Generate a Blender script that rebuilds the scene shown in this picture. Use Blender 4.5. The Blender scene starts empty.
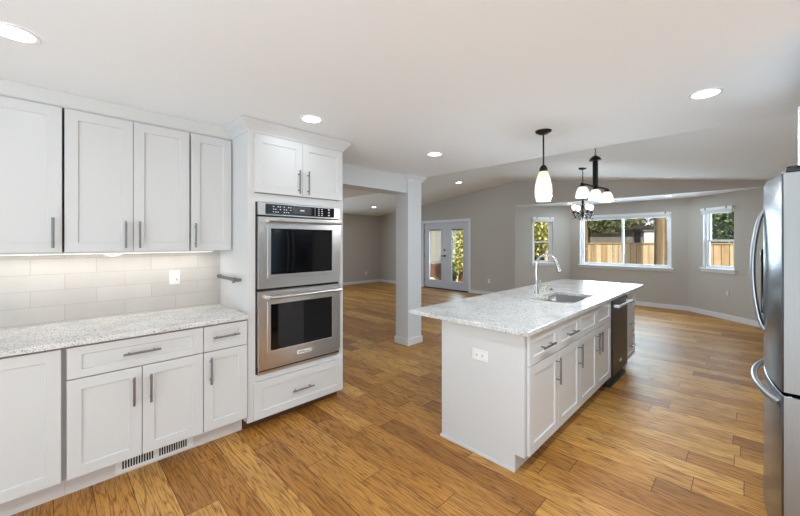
import bpy, bmesh, math, random
from mathutils import Vector, Matrix

random.seed(7)
S = bpy.context.scene
COL = S.collection
PI = math.pi

# ------------------------------------------------------------------ camera, sky, sun, daylight and added fill
F, CX, CY, HC, TH = 346.54, 402.18, 241.86, 1.4627, 0.7822
cam_d = bpy.data.cameras.new('camera'); cam = bpy.data.objects.new('camera', cam_d); COL.objects.link(cam)
cam.location = (0, 0, HC); cam.rotation_euler = (PI / 2, 0, TH)
cam_d.sensor_fit = 'HORIZONTAL'; cam_d.sensor_width = 36.0; cam_d.lens = 36.0 * F / 800.0
cam_d.shift_x = (400 - CX) / 800.0; cam_d.shift_y = (CY - 258) / 800.0
cam_d.clip_start = 0.02; cam_d.clip_end = 300
S.camera = cam

S.view_settings.view_transform = 'Standard'
S.view_settings.look = 'None'
S.view_settings.gamma = 1.0
S.view_settings.use_curve_mapping = False
S.view_settings.exposure = 0.08

world = bpy.data.worlds.new('sky'); S.world = world; world.use_nodes = True
wn = world.node_tree.nodes; wl = world.node_tree.links
sky = wn.new('ShaderNodeTexSky'); sky.sky_type = 'NISHITA'; sky.sun_disc = False
sky.sun_elevation = math.radians(38); sky.sun_rotation = math.radians(120); sky.dust_density = 2.0; sky.air_density = 1.0
mixw = wn.new('ShaderNodeMix'); mixw.data_type = 'RGBA'; mixw.inputs[0].default_value = 0.55
mixw.inputs[7].default_value = (4.2, 4.3, 4.5, 1)
wl.new(sky.outputs[0], mixw.inputs[6]); wl.new(mixw.outputs[2], wn['Background'].inputs[0])
wn['Background'].inputs[1].default_value = 0.2

sun_d = bpy.data.lights.new('sun', 'SUN'); sun_o = bpy.data.objects.new('sun', sun_d); COL.objects.link(sun_o)
sun_d.energy = 6.5; sun_d.color = (1.0, 0.96, 0.88); sun_d.angle = math.radians(1.0)
sun_o.location = (6, -4, 9)
sun_o.rotation_euler = Vector((0.75, -0.62, 0.80)).to_track_quat('Z', 'Y').to_euler()

def day(name, loc, direction, sx, sy, power, color=(1.0, 0.98, 0.95)):
    d = bpy.data.lights.new(name, 'AREA'); o = bpy.data.objects.new(name, d); COL.objects.link(o)
    d.shape = 'RECTANGLE'; d.size = sx; d.size_y = sy; d.energy = power; d.color = color
    o.location = loc; o.rotation_euler = Vector(direction).to_track_quat('-Z', 'Z').to_euler()
    return o
COOL = (0.635, 0.85, 1.0)
day('fill_rear', (0.5, -4.3, -0.15), (0, 0.4, 1), 4.0, 2.0, 530, COOL)          # added fill, aimed up through the unseen rear opening
day('fill_rear_low', (0.4, -3.7, 0.2), (0, 1, 1.1), 4.0, 1.2, 28, COOL)      # second added fill, low outside the unseen rear opening
day('fill_side', (3.9, -0.6, -0.15), (-0.4, 0, 1), 3.2, 2.0, 40, COOL)           # added fill outside the unseen opening in the near right wall
day('fill_side_low', (3.3, -0.6, 0.2), (-1, 0, 1.1), 3.2, 1.2, 6, COOL)  # weaker added fill at the same unseen side opening
day('fill_living', (-9.85, 4.4, 1.4), (1, 0, -0.1), 3.4, 1.9, 120, COOL)         # fill added outside an unseen opening in the living room wall
day('daylight_bay', (-2.1, 9.85, 1.55), (0, -1, -0.35), 1.9, 1.2, 85, COOL)            # outside the wide bay window
day('daylight_bay_right', (0.05, 9.3, 1.55), (-0.68, -0.73, -0.35), 0.8, 1.2, 40, COOL)
day('daylight_french', (-6.55, 9.6, 1.3), (0, -1, -0.1), 1.6, 1.9, 60, COOL)
DOWN_W = 3.4
BULB_W = 13.0

# ------------------------------------------------------------------ materials
def srgb(r, g, b):
    f = lambda c: (c / 255 / 12.92) if c / 255 <= 0.04045 else ((c / 255 + 0.055) / 1.055) ** 2.4
    return (f(r), f(g), f(b), 1)

def pbr(name, col, rough=0.5, metal=0.0, spec=0.5, bump=0.0, bscale=200.0, vary=0.0, vscale=3.0, emit=None, estr=0.0, coat=0.0):
    m = bpy.data.materials.new(name); m.use_nodes = True
    nt = m.node_tree; b = nt.nodes['Principled BSDF']
    b.inputs['Base Color'].default_value = col
    b.inputs['Roughness'].default_value = rough
    b.inputs['Metallic'].default_value = metal
    b.inputs['Specular IOR Level'].default_value = spec
    b.inputs['Coat Weight'].default_value = coat
    tc = nt.nodes.new('ShaderNodeTexCoord')
    if bump:
        n = nt.nodes.new('ShaderNodeTexNoise'); n.inputs['Scale'].default_value = bscale; n.inputs['Detail'].default_value = 3
        nt.links.new(tc.outputs['Object'], n.inputs['Vector'])
        bp = nt.nodes.new('ShaderNodeBump'); bp.inputs['Strength'].default_value = bump; bp.inputs['Distance'].default_value = 0.002
        nt.links.new(n.outputs['Fac'], bp.inputs['Height']); nt.links.new(bp.outputs[0], b.inputs['Normal'])
    if vary:
        n = nt.nodes.new('ShaderNodeTexNoise'); n.inputs['Scale'].default_value = vscale; n.inputs['Detail'].default_value = 4
        nt.links.new(tc.outputs['Object'], n.inputs['Vector'])
        mx = nt.nodes.new('ShaderNodeMix'); mx.data_type = 'RGBA'
        mx.inputs[6].default_value = tuple(c * (1 - vary) for c in col[:3]) + (1,)
        mx.inputs[7].default_value = tuple(min(1, c * (1 + vary)) for c in col[:3]) + (1,)
        nt.links.new(n.outputs['Fac'], mx.inputs[0]); nt.links.new(mx.outputs[2], b.inputs['Base Color'])
    if emit:
        b.inputs['Emission Color'].default_value = emit; b.inputs['Emission Strength'].default_value = estr
    return m

def math_node(nt, op, a, b=None):
    n = nt.nodes.new('ShaderNodeMath'); n.operation = op
    for i, v in enumerate((a, b)):
        if v is None: continue
        if isinstance(v, (int, float)): n.inputs[i].default_value = v
        else: nt.links.new(v, n.inputs[i])
    return n.outputs[0]

def comb(nt, x, y, z):
    n = nt.nodes.new('ShaderNodeCombineXYZ')
    for i, v in enumerate((x, y, z)):
        if isinstance(v, (int, float)): n.inputs[i].default_value = v
        else: nt.links.new(v, n.inputs[i])
    return n.outputs[0]

def ramp(nt, fac, stops):
    r = nt.nodes.new('ShaderNodeValToRGB'); e = r.color_ramp.elements
    while len(e) < len(stops): e.new(0.5)
    for el, (p, c) in zip(e, stops): el.position = p; el.color = c
    nt.links.new(fac, r.inputs[0]); return r.outputs[0]

def mixc(nt, fac, a, b, mode='MIX'):
    n = nt.nodes.new('ShaderNodeMix'); n.data_type = 'RGBA'; n.blend_type = mode
    for i, v in ((0, fac), (6, a), (7, b)):
        if isinstance(v, (int, float)): n.inputs[i].default_value = v
        elif isinstance(v, tuple): n.inputs[i].default_value = v
        else: nt.links.new(v, n.inputs[i])
    return n.outputs[2]

def wood_floor():
    m = bpy.data.materials.new('oak_planks'); m.use_nodes = True
    nt = m.node_tree; b = nt.nodes['Principled BSDF']
    tc = nt.nodes.new('ShaderNodeTexCoord'); sp = nt.nodes.new('ShaderNodeSeparateXYZ'); nt.links.new(tc.outputs['Object'], sp.inputs[0])
    x, y = sp.outputs[0], sp.outputs[1]
    W = 0.165
    yr = math_node(nt, 'DIVIDE', y, W); row = math_node(nt, 'FLOOR', yr)
    wr = nt.nodes.new('ShaderNodeTexWhiteNoise'); wr.noise_dimensions = '1D'; nt.links.new(row, wr.inputs['W'])
    xl = math_node(nt, 'ADD', math_node(nt, 'DIVIDE', x, 1.25), math_node(nt, 'MULTIPLY', wr.outputs['Value'], 9.7))
    col = math_node(nt, 'FLOOR', xl)
    wi = nt.nodes.new('ShaderNodeTexWhiteNoise'); wi.noise_dimensions = '2D'; nt.links.new(comb(nt, row, col, 0.0), wi.inputs['Vector'])
    pid = wi.outputs['Value']
    off = math_node(nt, 'MULTIPLY', pid, 53.0)
    # broad cathedral figure: distorted bands along the plank
    n1 = nt.nodes.new('ShaderNodeTexNoise'); n1.inputs['Scale'].default_value = 1.0; n1.inputs['Detail'].default_value = 2.0
    nt.links.new(comb(nt, math_node(nt, 'ADD', math_node(nt, 'MULTIPLY', x, 0.75), off), math_node(nt, 'MULTIPLY', y, 10.0), off), n1.inputs['Vector'])
    rings = math_node(nt, 'FRACT', math_node(nt, 'MULTIPLY', n1.outputs['Fac'], 17.0))
    rings = math_node(nt, 'ABSOLUTE', math_node(nt, 'SUBTRACT', math_node(nt, 'MULTIPLY', rings, 2.0), 1.0))
    # fine pores
    n2 = nt.nodes.new('ShaderNodeTexNoise'); n2.inputs['Scale'].default_value = 1.0; n2.inputs['Detail'].default_value = 5.0; n2.inputs['Roughness'].default_value = 0.65
    nt.links.new(comb(nt, math_node(nt, 'ADD', math_node(nt, 'MULTIPLY', x, 7.0), off), math_node(nt, 'MULTIPLY', y, 110.0), off), n2.inputs['Vector'])
    n3 = nt.nodes.new('ShaderNodeTexNoise'); n3.inputs['Scale'].default_value = 1.0; n3.inputs['Detail'].default_value = 3.0
    nt.links.new(comb(nt, math_node(nt, 'ADD', math_node(nt, 'MULTIPLY', x, 1.6), off), math_node(nt, 'MULTIPLY', y, 6.0), off), n3.inputs['Vector'])
    base = ramp(nt, pid, [(0.0, srgb(166, 112, 50)), (0.35, srgb(188, 131, 60)), (0.7, srgb(201, 145, 71)), (1.0, srgb(220, 168, 92))])
    fig = ramp(nt, rings, [(0.0, (0.42, 0.33, 0.25, 1)), (0.16, (0.74, 0.68, 0.61, 1)), (0.42, (1.05, 1.05, 1.05, 1))])
    por = ramp(nt, n2.outputs['Fac'], [(0.38, (0.30, 0.22, 0.15, 1)), (0.5, (1, 1, 1, 1))])
    blo = ramp(nt, n3.outputs['Fac'], [(0.25, (0.76, 0.72, 0.68, 1)), (0.65, (1.08, 1.06, 1.02, 1))])
    c = mixc(nt, 0.75, base, fig, 'MULTIPLY'); c = mixc(nt, 0.7, c, por, 'MULTIPLY'); c = mixc(nt, 0.8, c, blo, 'MULTIPLY')
    # knots
    vo = nt.nodes.new('ShaderNodeTexVoronoi'); vo.inputs['Scale'].default_value = 1.0
    nt.links.new(comb(nt, math_node(nt, 'MULTIPLY', x, 1.9), math_node(nt, 'MULTIPLY', y, 3.3), 0.0), vo.inputs['Vector'])
    kn = ramp(nt, vo.outputs['Distance'], [(0.02, (0.28, 0.2, 0.14, 1)), (0.07, (1, 1, 1, 1))])
    c = mixc(nt, 0.8, c, kn, 'MULTIPLY')
    # seams
    fy = math_node(nt, 'FRACT', yr); dy = math_node(nt, 'MINIMUM', fy, math_node(nt, 'SUBTRACT', 1.0, fy))
    fx = math_node(nt, 'FRACT', xl); dx = math_node(nt, 'MINIMUM', fx, math_node(nt, 'SUBTRACT', 1.0, fx))
    sy = math_node(nt, 'LESS_THAN', dy, 0.0016 / W); sx = math_node(nt, 'LESS_THAN', dx, 0.0018 / 1.25)
    seam = math_node(nt, 'MAXIMUM', sy, sx)
    c = mixc(nt, seam, c, srgb(70, 42, 20))
    nt.links.new(c, b.inputs['Base Color'])
    rr = ramp(nt, n2.outputs['Fac'], [(0.3, (0.56, 0.56, 0.56, 1)), (0.6, (0.38, 0.38, 0.38, 1))])
    nt.links.new(rr, b.inputs['Roughness']); b.inputs['Specular IOR Level'].default_value = 0.45
    bp = nt.nodes.new('ShaderNodeBump'); bp.inputs['Strength'].default_value = 0.25; bp.inputs['Distance'].default_value = 0.003
    hgt = math_node(nt, 'SUBTRACT', math_node(nt, 'MULTIPLY', n2.outputs['Fac'], 0.5), math_node(nt, 'MULTIPLY', seam, 1.0))
    nt.links.new(hgt, bp.inputs['Height']); nt.links.new(bp.outputs[0], b.inputs['Normal'])
    return m

def quartz():
    m = bpy.data.materials.new('speckled_quartz'); m.use_nodes = True
    nt = m.node_tree; b = nt.nodes['Principled BSDF']; tc = nt.nodes.new('ShaderNodeTexCoord')
    v = tc.outputs['Object']
    def noise(sc, det, dist=0.0):
        n = nt.nodes.new('ShaderNodeTexNoise'); n.inputs['Scale'].default_value = sc; n.inputs['Detail'].default_value = det
        n.inputs['Distortion'].default_value = dist; nt.links.new(v, n.inputs['Vector']); return n.outputs['Fac']
    blot = ramp(nt, noise(5, 6, 0.6), [(0.30, srgb(212, 211, 210)), (0.56, srgb(232, 231, 230))])
    sp1 = ramp(nt, noise(75, 3), [(0.31, srgb(140, 137, 134)), (0.40, (1, 1, 1, 1))])
    sp2 = ramp(nt, noise(170, 2), [(0.36, srgb(140, 137, 134)), (0.46, (1, 1, 1, 1))])
    vein = noise(2.2, 4, 1.8)
    vd = math_node(nt, 'ABSOLUTE', math_node(nt, 'SUBTRACT', vein, 0.5))
    vc = ramp(nt, vd, [(0.0, srgb(206, 205, 204)), (0.012, (1, 1, 1, 1))])
    c = mixc(nt, 0.9, blot, sp1, 'MULTIPLY'); c = mixc(nt, 0.7, c, sp2, 'MULTIPLY'); c = mixc(nt, 0.45, c, vc, 'MULTIPLY')
    nt.links.new(c, b.inputs['Base Color']); b.inputs['Roughness'].default_value = 0.12; b.inputs['Specular IOR Level'].default_value = 0.5
    return m

def tile():
    m = bpy.data.materials.new('backsplash_tile'); m.use_nodes = True
    nt = m.node_tree; b = nt.nodes['Principled BSDF']; tc = nt.nodes.new('ShaderNodeTexCoord')
    sp = nt.nodes.new('ShaderNodeSeparateXYZ'); nt.links.new(tc.outputs['Object'], sp.inputs[0])
    br = nt.nodes.new('ShaderNodeTexBrick')
    nt.links.new(comb(nt, math_node(nt, 'ADD', sp.outputs[1], 3.337), math_node(nt, 'SUBTRACT', sp.outputs[2], 0.928), 0.0), br.inputs['Vector'])
    br.inputs['Color1'].default_value = srgb(210, 205, 200); br.inputs['Color2'].default_value = srgb(203, 198, 193)
    br.inputs['Mortar'].default_value = srgb(184, 178, 172); br.inputs['Scale'].default_value = 1.0
    br.inputs['Brick Width'].default_value = 0.323; br.inputs['Row Height'].default_value = 0.1055; br.inputs['Mortar Size'].default_value = 0.0016
    br.inputs['Mortar Smooth'].default_value = 0.1; br.inputs['Bias'].default_value = 0.0; br.offset = 0.5
    n = nt.nodes.new('ShaderNodeTexNoise'); n.inputs['Scale'].default_value = 9; n.inputs['Detail'].default_value = 5
    nt.links.new(tc.outputs['Object'], n.inputs['Vector'])
    var = ramp(nt, n.outputs['Fac'], [(0.3, (0.94, 0.94, 0.94, 1)), (0.7, (1, 1, 1, 1))])
    nt.links.new(mixc(nt, 1.0, br.outputs['Color'], var, 'MULTIPLY'), b.inputs['Base Color'])
    b.inputs['Roughness'].default_value = 0.3
    bp = nt.nodes.new('ShaderNodeBump'); bp.inputs['Strength'].default_value = 0.4; bp.inputs['Distance'].default_value = 0.002; bp.invert = True
    nt.links.new(br.outputs['Fac'], bp.inputs['Height']); nt.links.new(bp.outputs[0], b.inputs['Normal'])
    return m

def brushed(name, col, rough=0.3, axis=2, dark=0.85):
    m = bpy.data.materials.new(name); m.use_nodes = True
    nt = m.node_tree; b = nt.nodes['Principled BSDF']; tc = nt.nodes.new('ShaderNodeTexCoord')
    mp = nt.nodes.new('ShaderNodeMapping'); sc = [700, 700, 700]; sc[axis] = 6.0; mp.inputs['Scale'].default_value = sc
    nt.links.new(tc.outputs['Object'], mp.inputs['Vector'])
    n = nt.nodes.new('ShaderNodeTexNoise'); n.inputs['Scale'].default_value = 1.0; n.inputs['Detail'].default_value = 3
    nt.links.new(mp.outputs[0], n.inputs['Vector'])
    c = ramp(nt, n.outputs['Fac'], [(0.3, tuple(v * dark for v in col[:3]) + (1,)), (0.7, col)])
    nt.links.new(c, b.inputs['Base Color']); b.inputs['Metallic'].default_value = 1.0
    r = ramp(nt, n.outputs['Fac'], [(0.3, (rough * 1.05,) * 3 + (1,)), (0.7, (rough * 0.96,) * 3 + (1,))])
    nt.links.new(r, b.inputs['Roughness'])
    return m

def pane_mat(name, tint=(0.97, 0.98, 0.98, 1), refl=0.06):
    m = bpy.data.materials.new(name); m.use_nodes = True
    nt = m.node_tree; nt.nodes.remove(nt.nodes['Principled BSDF'])
    out = nt.nodes['Material Output']
    t = nt.nodes.new('ShaderNodeBsdfTransparent'); t.inputs[0].default_value = tint
    g = nt.nodes.new('ShaderNodeBsdfGlossy'); g.inputs['Roughness'].default_value = 0.02
    lw = nt.nodes.new('ShaderNodeLayerWeight'); lw.inputs['Blend'].default_value = 0.5
    mx = nt.nodes.new('ShaderNodeMixShader')
    nt.links.new(math_node(nt, 'ADD', math_node(nt, 'MULTIPLY', math_node(nt, 'POWER', lw.outputs['Facing'], 5.0), 0.9), 0.03), mx.inputs[0]); nt.links.new(t.outputs[0], mx.inputs[1]); nt.links.new(g.outputs[0], mx.inputs[2])
    nt.links.new(mx.outputs[0], out.inputs[0])
    return m

def boards(name, c1, c2, width, axis=0, gap=0.0):
    m = bpy.data.materials.new(name); m.use_nodes = True
    nt = m.node_tree; b = nt.nodes['Principled BSDF']; tc = nt.nodes.new('ShaderNodeTexCoord')
    sp = nt.nodes.new('ShaderNodeSeparateXYZ'); nt.links.new(tc.outputs['Object'], sp.inputs[0])
    row = math_node(nt, 'FLOOR', math_node(nt, 'DIVIDE', sp.outputs[axis], width))
    w = nt.nodes.new('ShaderNodeTexWhiteNoise'); w.noise_dimensions = '1D'; nt.links.new(row, w.inputs['W'])
    c = mixc(nt, w.outputs['Value'], c1, c2)
    n = nt.nodes.new('ShaderNodeTexNoise'); n.inputs['Scale'].default_value = 1.0; n.inputs['Detail'].default_value = 4
    mp = nt.nodes.new('ShaderNodeMapping'); mp.inputs['Scale'].default_value = (30, 30, 1.5); nt.links.new(tc.outputs['Object'], mp.inputs[0])
    nt.links.new(mp.outputs[0], n.inputs['Vector'])
    c = mixc(nt, 0.8, c, ramp(nt, n.outputs['Fac'], [(0.3, (0.6, 0.55, 0.5, 1)), (0.6, (1, 1, 1, 1))]), 'MULTIPLY')
    if gap:
        fr = math_node(nt, 'FRACT', math_node(nt, 'DIVIDE', sp.outputs[axis], width))
        c = mixc(nt, math_node(nt, 'LESS_THAN', fr, gap), c, srgb(70, 52, 34))
    nt.links.new(c, b.inputs['Base Color']); b.inputs['Roughness'].default_value = 0.8
    return m

def leaves_mat(name, c1, c2):
    m = bpy.data.materials.new(name); m.use_nodes = True
    nt = m.node_tree; b = nt.nodes['Principled BSDF']; tc = nt.nodes.new('ShaderNodeTexCoord')
    n = nt.nodes.new('ShaderNodeTexNoise'); n.inputs['Scale'].default_value = 5.0; n.inputs['Detail'].default_value = 4
    nt.links.new(tc.outputs['Object'], n.inputs['Vector'])
    nt.links.new(ramp(nt, n.outputs['Fac'], [(0.35, c1), (0.62, c2)]), b.inputs['Base Color'])
    b.inputs['Roughness'].default_value = 0.6
    return m

def shade_glass(name, estr, warm, zlo, zhi):
    # lit milk glass: warmer where the glass is near the socket
    m = bpy.data.materials.new(name); m.use_nodes = True
    nt = m.node_tree; b = nt.nodes['Principled BSDF']; tc = nt.nodes.new('ShaderNodeTexCoord')
    sp = nt.nodes.new('ShaderNodeSeparateXYZ'); nt.links.new(tc.outputs['Object'], sp.inputs[0])
    mr = nt.nodes.new('ShaderNodeMapRange'); mr.inputs['From Min'].default_value = zlo; mr.inputs['From Max'].default_value = zhi
    nt.links.new(sp.outputs[2], mr.inputs['Value'])
    n = nt.nodes.new('ShaderNodeTexNoise'); n.inputs['Scale'].default_value = 18; n.inputs['Distortion'].default_value = 1.5
    nt.links.new(tc.outputs['Object'], n.inputs['Vector'])
    c = ramp(nt, mr.outputs[0], [(0.0, (1, 0.97, 0.90, 1)), (0.65, (1, 0.95, 0.86, 1)), (1.0, warm)])
    c = mixc(nt, 0.5, c, ramp(nt, n.outputs['Fac'], [(0.4, (0.72, 0.64, 0.52, 1)), (0.6, (1, 1, 1, 1))]), 'MULTIPLY')
    nt.links.new(c, b.inputs['Emission Color']); b.inputs['Emission Strength'].default_value = estr
    b.inputs['Base Color'].default_value = (0.30, 0.28, 0.25, 1); b.inputs['Roughness'].default_value = 0.25
    return m

M = {}
M['floor'] = wood_floor()
M['ceil'] = pbr('ceiling_paint', srgb(245, 248, 251), 0.9, spec=0.2, bump=0.05, bscale=120)
M['wall'] = pbr('greige_wall_paint', srgb(194, 188, 180), 0.85, spec=0.25, bump=0.05, bscale=150)
M['soffit'] = pbr('white_soffit_paint', srgb(226, 225, 222), 0.7)
M['palegrey'] = pbr('pale_grey_wall_paint', srgb(224, 227, 230), 0.8, spec=0.25, bump=0.05, bscale=150)
M['trim'] = pbr('white_trim_paint', srgb(232, 232, 234), 0.4)
M['cab'] = pbr('white_cabinet_lacquer', srgb(217, 217, 217), 0.35, spec=0.45)
M['carc'] = pbr('cabinet_box_grey_edge', srgb(205, 206, 207), 0.5)
M['kickshade'] = pbr('shaded_toe_kick', srgb(92, 62, 38), 0.6)  # dark brown puts the shade of the toe recess into the colour
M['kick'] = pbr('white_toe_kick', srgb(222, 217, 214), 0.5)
M['quartz'] = quartz()
M['tile'] = tile()
M['steel'] = pbr('brushed_steel', (0.70, 0.69, 0.68, 1), 0.28, 1.0, vary=.03, vscale=2.0)
M['pull'] = pbr('fridge_pull_steel', (0.40, 0.41, 0.43, 1), 0.3, 1.0)
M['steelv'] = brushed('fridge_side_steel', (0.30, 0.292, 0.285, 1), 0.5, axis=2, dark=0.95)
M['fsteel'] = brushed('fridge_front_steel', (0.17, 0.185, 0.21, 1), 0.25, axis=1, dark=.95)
M['dsteel'] = brushed('dark_stainless', (0.06, 0.06, 0.063, 1), 0.33, axis=1)
M['nickel'] = brushed('brushed_nickel', (0.29, 0.285, 0.28, 1), 0.32, axis=1)
M['chrome'] = pbr('polished_chrome', (0.80, 0.80, 0.81, 1), 0.12, 1.0)
M['sinks'] = pbr('satin_sink_steel', (0.50, 0.50, 0.50, 1), 0.28, 0.95)
M['blackglass'] = pbr('black_oven_glass', (0.004, 0.004, 0.005, 1), 0.04, spec=0.5)
M['black'] = pbr('black_plastic', (0.012, 0.012, 0.013, 1), 0.4)
M['bronze'] = pbr('dark_bronze_metal', (0.016, 0.015, 0.014, 1), 0.42, 0.6)
M['ink'] = pbr('pale_printed_ink', (0.55, 0.57, 0.60, 1), 0.5, emit=(0.7, 0.75, 0.8, 1), estr=0.25)
M['display'] = pbr('grey_display_glass', (0.05, 0.052, 0.055, 1), 0.15)
M['plate'] = pbr('white_plastic_plate', srgb(240, 240, 238), 0.35)
M['slot'] = pbr('dark_slot', (0.01, 0.01, 0.01, 1), 0.8)
M['vinyl'] = pbr('white_vinyl', srgb(240, 241, 243), 0.35)
M['pane'] = pane_mat('window_pane')
M['doorpaint'] = pbr('door_paint_pale_grey', srgb(205, 205, 212), 0.4)
M['blind'] = pbr('white_blind_slats', srgb(222, 222, 222), 0.45)
M['lens'] = pbr('downlight_lens', (1, 1, 1, 1), 0.5, emit=(1, 0.98, 0.95, 1), estr=7.0)
M['led'] = pbr('under_cabinet_led', (1, 1, 1, 1), 0.5, emit=(1, 0.93, 0.82, 1), estr=3.0)
M['bulb'] = pbr('lit_bulb', (1, 1, 1, 1), 0.4, emit=(1, 0.97, 0.9, 1), estr=5.0)
M['crystal'] = pbr('crystal_drop', (0.75, 0.78, 0.8, 1), 0.05, 0.3, coat=1.0)
M['fence'] = boards('cedar_fence_boards', srgb(232, 210, 170), srgb(190, 156, 108), 0.19, 0, .06)
M['fence2'] = boards('weathered_fence_boards', srgb(158, 142, 98), srgb(120, 106, 70), 0.19, 0, .06)
M['post'] = pbr('fence_post_wood', srgb(182, 156, 116), 0.8, vary=0.2, vscale=9)
M['bark'] = boards('tree_bark', srgb(150, 130, 96), srgb(98, 82, 60), 0.06, 0, .15)
M['barkpale'] = pbr('pale_bark', srgb(196, 178, 140), 0.9, vary=0.25, vscale=12)
M['leafdark'] = leaves_mat('dark_leaves', srgb(40, 56, 28), srgb(116, 132, 70))
M['leafmid'] = leaves_mat('mid_leaves', srgb(84, 104, 46), srgb(214, 214, 146))
M['leafyel'] = leaves_mat('yellow_green_leaves', srgb(120, 130, 46), srgb(216, 206, 120))
M['leafhedge'] = leaves_mat('hedge_leaves', srgb(40, 60, 30), srgb(104, 130, 66))
M['soil'] = pbr('garden_ground', srgb(112, 92, 70), 0.95, vary=0.45, vscale=4)
M['patio'] = pbr('patio_concrete', srgb(196, 184, 166), 0.85, vary=0.15, vscale=6)
M['rock'] = pbr('pale_rock', srgb(206, 190, 164), 0.9, vary=0.25, vscale=8)
M['siding'] = pbr('grey_siding', srgb(128, 122, 112), 0.8, vary=0.1)
M['roofing'] = pbr('dark_roofing', srgb(62, 58, 54), 0.9, vary=0.2)
M['brown'] = pbr('brown_bank', srgb(104, 74, 50), 0.95, vary=0.45, vscale=7)

# ------------------------------------------------------------------ mesh helpers
class MB:
    """collects verts and faces for ONE mesh object"""
    def __init__(s, T=None): s.v = []; s.f = []; s.T = T
    def add(s, vs, fs):
        o = len(s.v)
        s.v += [Vector(s.T(*v)) if s.T else Vector(v) for v in vs]
        s.f += [tuple(i + o for i in f) for f in fs]; return s
    def box(s, x0, y0, z0, x1, y1, z1):
        v = [(x0, y0, z0), (x1, y0, z0), (x1, y1, z0), (x0, y1, z0), (x0, y0, z1), (x1, y0, z1), (x1, y1, z1), (x0, y1, z1)]
        return s.add(v, [(0, 3, 2, 1), (4, 5, 6, 7), (0, 1, 5, 4), (1, 2, 6, 5), (2, 3, 7, 6), (3, 0, 4, 7)])
    def prism(s, poly, z0, z1):
        n = len(poly)
        return s.add([(x, y, z0) for x, y in poly] + [(x, y, z1) for x, y in poly],
                     [tuple(range(n))[::-1], tuple(range(n, 2 * n))] + [(i, (i + 1) % n, n + (i + 1) % n, n + i) for i in range(n)])
    def prism_y(s, poly, y0, y1):      # polygon in X-Z, extruded along Y
        n = len(poly)
        return s.add([(x, y0, z) for x, z in poly] + [(x, y1, z) for x, z in poly],
                     [tuple(range(n)), tuple(range(n, 2 * n))[::-1]] + [(i, n + i, n + (i + 1) % n, (i + 1) % n) for i in range(n)])
    def prism_x(s, poly, x0, x1):      # polygon in Y-Z, extruded along X
        n = len(poly)
        return s.add([(x0, y, z) for y, z in poly] + [(x1, y, z) for y, z in poly],
                     [tuple(range(n))[::-1], tuple(range(n, 2 * n))] + [(i, (i + 1) % n, n + (i + 1) % n, n + i) for i in range(n)])
    def tube(s, pts, r, n=12, cap=True):
        P = [Vector(p) for p in pts]; R = r if isinstance(r, (list, tuple)) else [r] * len(P)
        vs = []; up = None
        for i, p in enumerate(P):
            t = (P[min(i + 1, len(P) - 1)] - P[max(i - 1, 0)]).normalized()
            if up is None: up = Vector((0, 0, 1)) if abs(t.z) < 0.9 else Vector((1, 0, 0))
            a = t.cross(up).normalized(); b = a.cross(t).normalized(); up = b
            for k in range(n):
                q = p + (a * math.cos(2 * PI * k / n) + b * math.sin(2 * PI * k / n)) * R[i]; vs.append(tuple(q))
        fs = []
        for i in range(len(P) - 1):
            for k in range(n):
                fs.append((i * n + k, (i + 1) * n + k, (i + 1) * n + (k + 1) % n, i * n + (k + 1) % n))
        if cap: fs += [tuple(range(n)), tuple(range((len(P) - 1) * n, len(P) * n))[::-1]]
        return s.add(vs, fs)
    def lathe(s, prof, cx, cy, n=24, cap=True):   # prof: (r, z)
        vs = []
        for r, z in prof:
            for k in range(n): vs.append((cx + r * math.cos(2 * PI * k / n), cy + r * math.sin(2 * PI * k / n), z))
        fs = []
        for i in range(len(prof) - 1):
            for k in range(n): fs.append((i * n + k, i * n + (k + 1) % n, (i + 1) * n + (k + 1) % n, (i + 1) * n + k))
        if cap: fs += [tuple(range(n))[::-1], tuple(range((len(prof) - 1) * n, len(prof) * n))]
        return s.add(vs, fs)
    def ball(s, c, r, seg=10, sq=(1, 1, 1)):
        vs = []; fs = []; rings = seg // 2 + 1
        for i in range(rings + 1):
            a = PI * i / rings
            for k in range(seg):
                b = 2 * PI * k / seg
                vs.append((c[0] + r * sq[0] * math.sin(a) * math.cos(b), c[1] + r * sq[1] * math.sin(a) * math.sin(b), c[2] + r * sq[2] * math.cos(a)))
        for i in range(rings):
            for k in range(seg): fs.append((i * seg + k, (i + 1) * seg + k, (i + 1) * seg + (k + 1) % seg, i * seg + (k + 1) % seg))
        return s.add(vs, fs)
    def shaker(s, y0, y1, z0, z1, xb, xf, stile=0.057, rec=0.009, rail=None, d=1):
        """five-piece door or drawer front in a plane of constant X; xb back, xf face"""
        rl = stile if rail is None else rail; c = 0.004
        xr = xf - d * rec
        o = [(y0, z0), (y1, z0), (y1, z1), (y0, z1)]
        i1 = [(y0 + stile, z0 + rl), (y1 - stile, z0 + rl), (y1 - stile, z1 - rl), (y0 + stile, z1 - rl)]
        i2 = [(y0 + stile + c, z0 + rl + c), (y1 - stile - c, z0 + rl + c), (y1 - stile - c, z1 - rl - c), (y0 + stile + c, z1 - rl - c)]
        e = 0.0015
        oe = [(y0 + e, z0 + e), (y1 - e, z0 + e), (y1 - e, z1 - e), (y0 + e, z1 - e)]
        vs = [(xb, *p) for p in o] + [(xf - d * e, *p) for p in o] + [(xf, *p) for p in oe] + [(xf, *p) for p in i1] + [(xr, *p) for p in i2]
        fs = [(3, 2, 1, 0)]
        for L in range(4):
            a = L * 4; b = a + 4
            for k in range(4): fs.append((a + k, a + (k + 1) % 4, b + (k + 1) % 4, b + k))
        fs.append((16, 17, 18, 19))
        return s.add(vs, fs)
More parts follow.
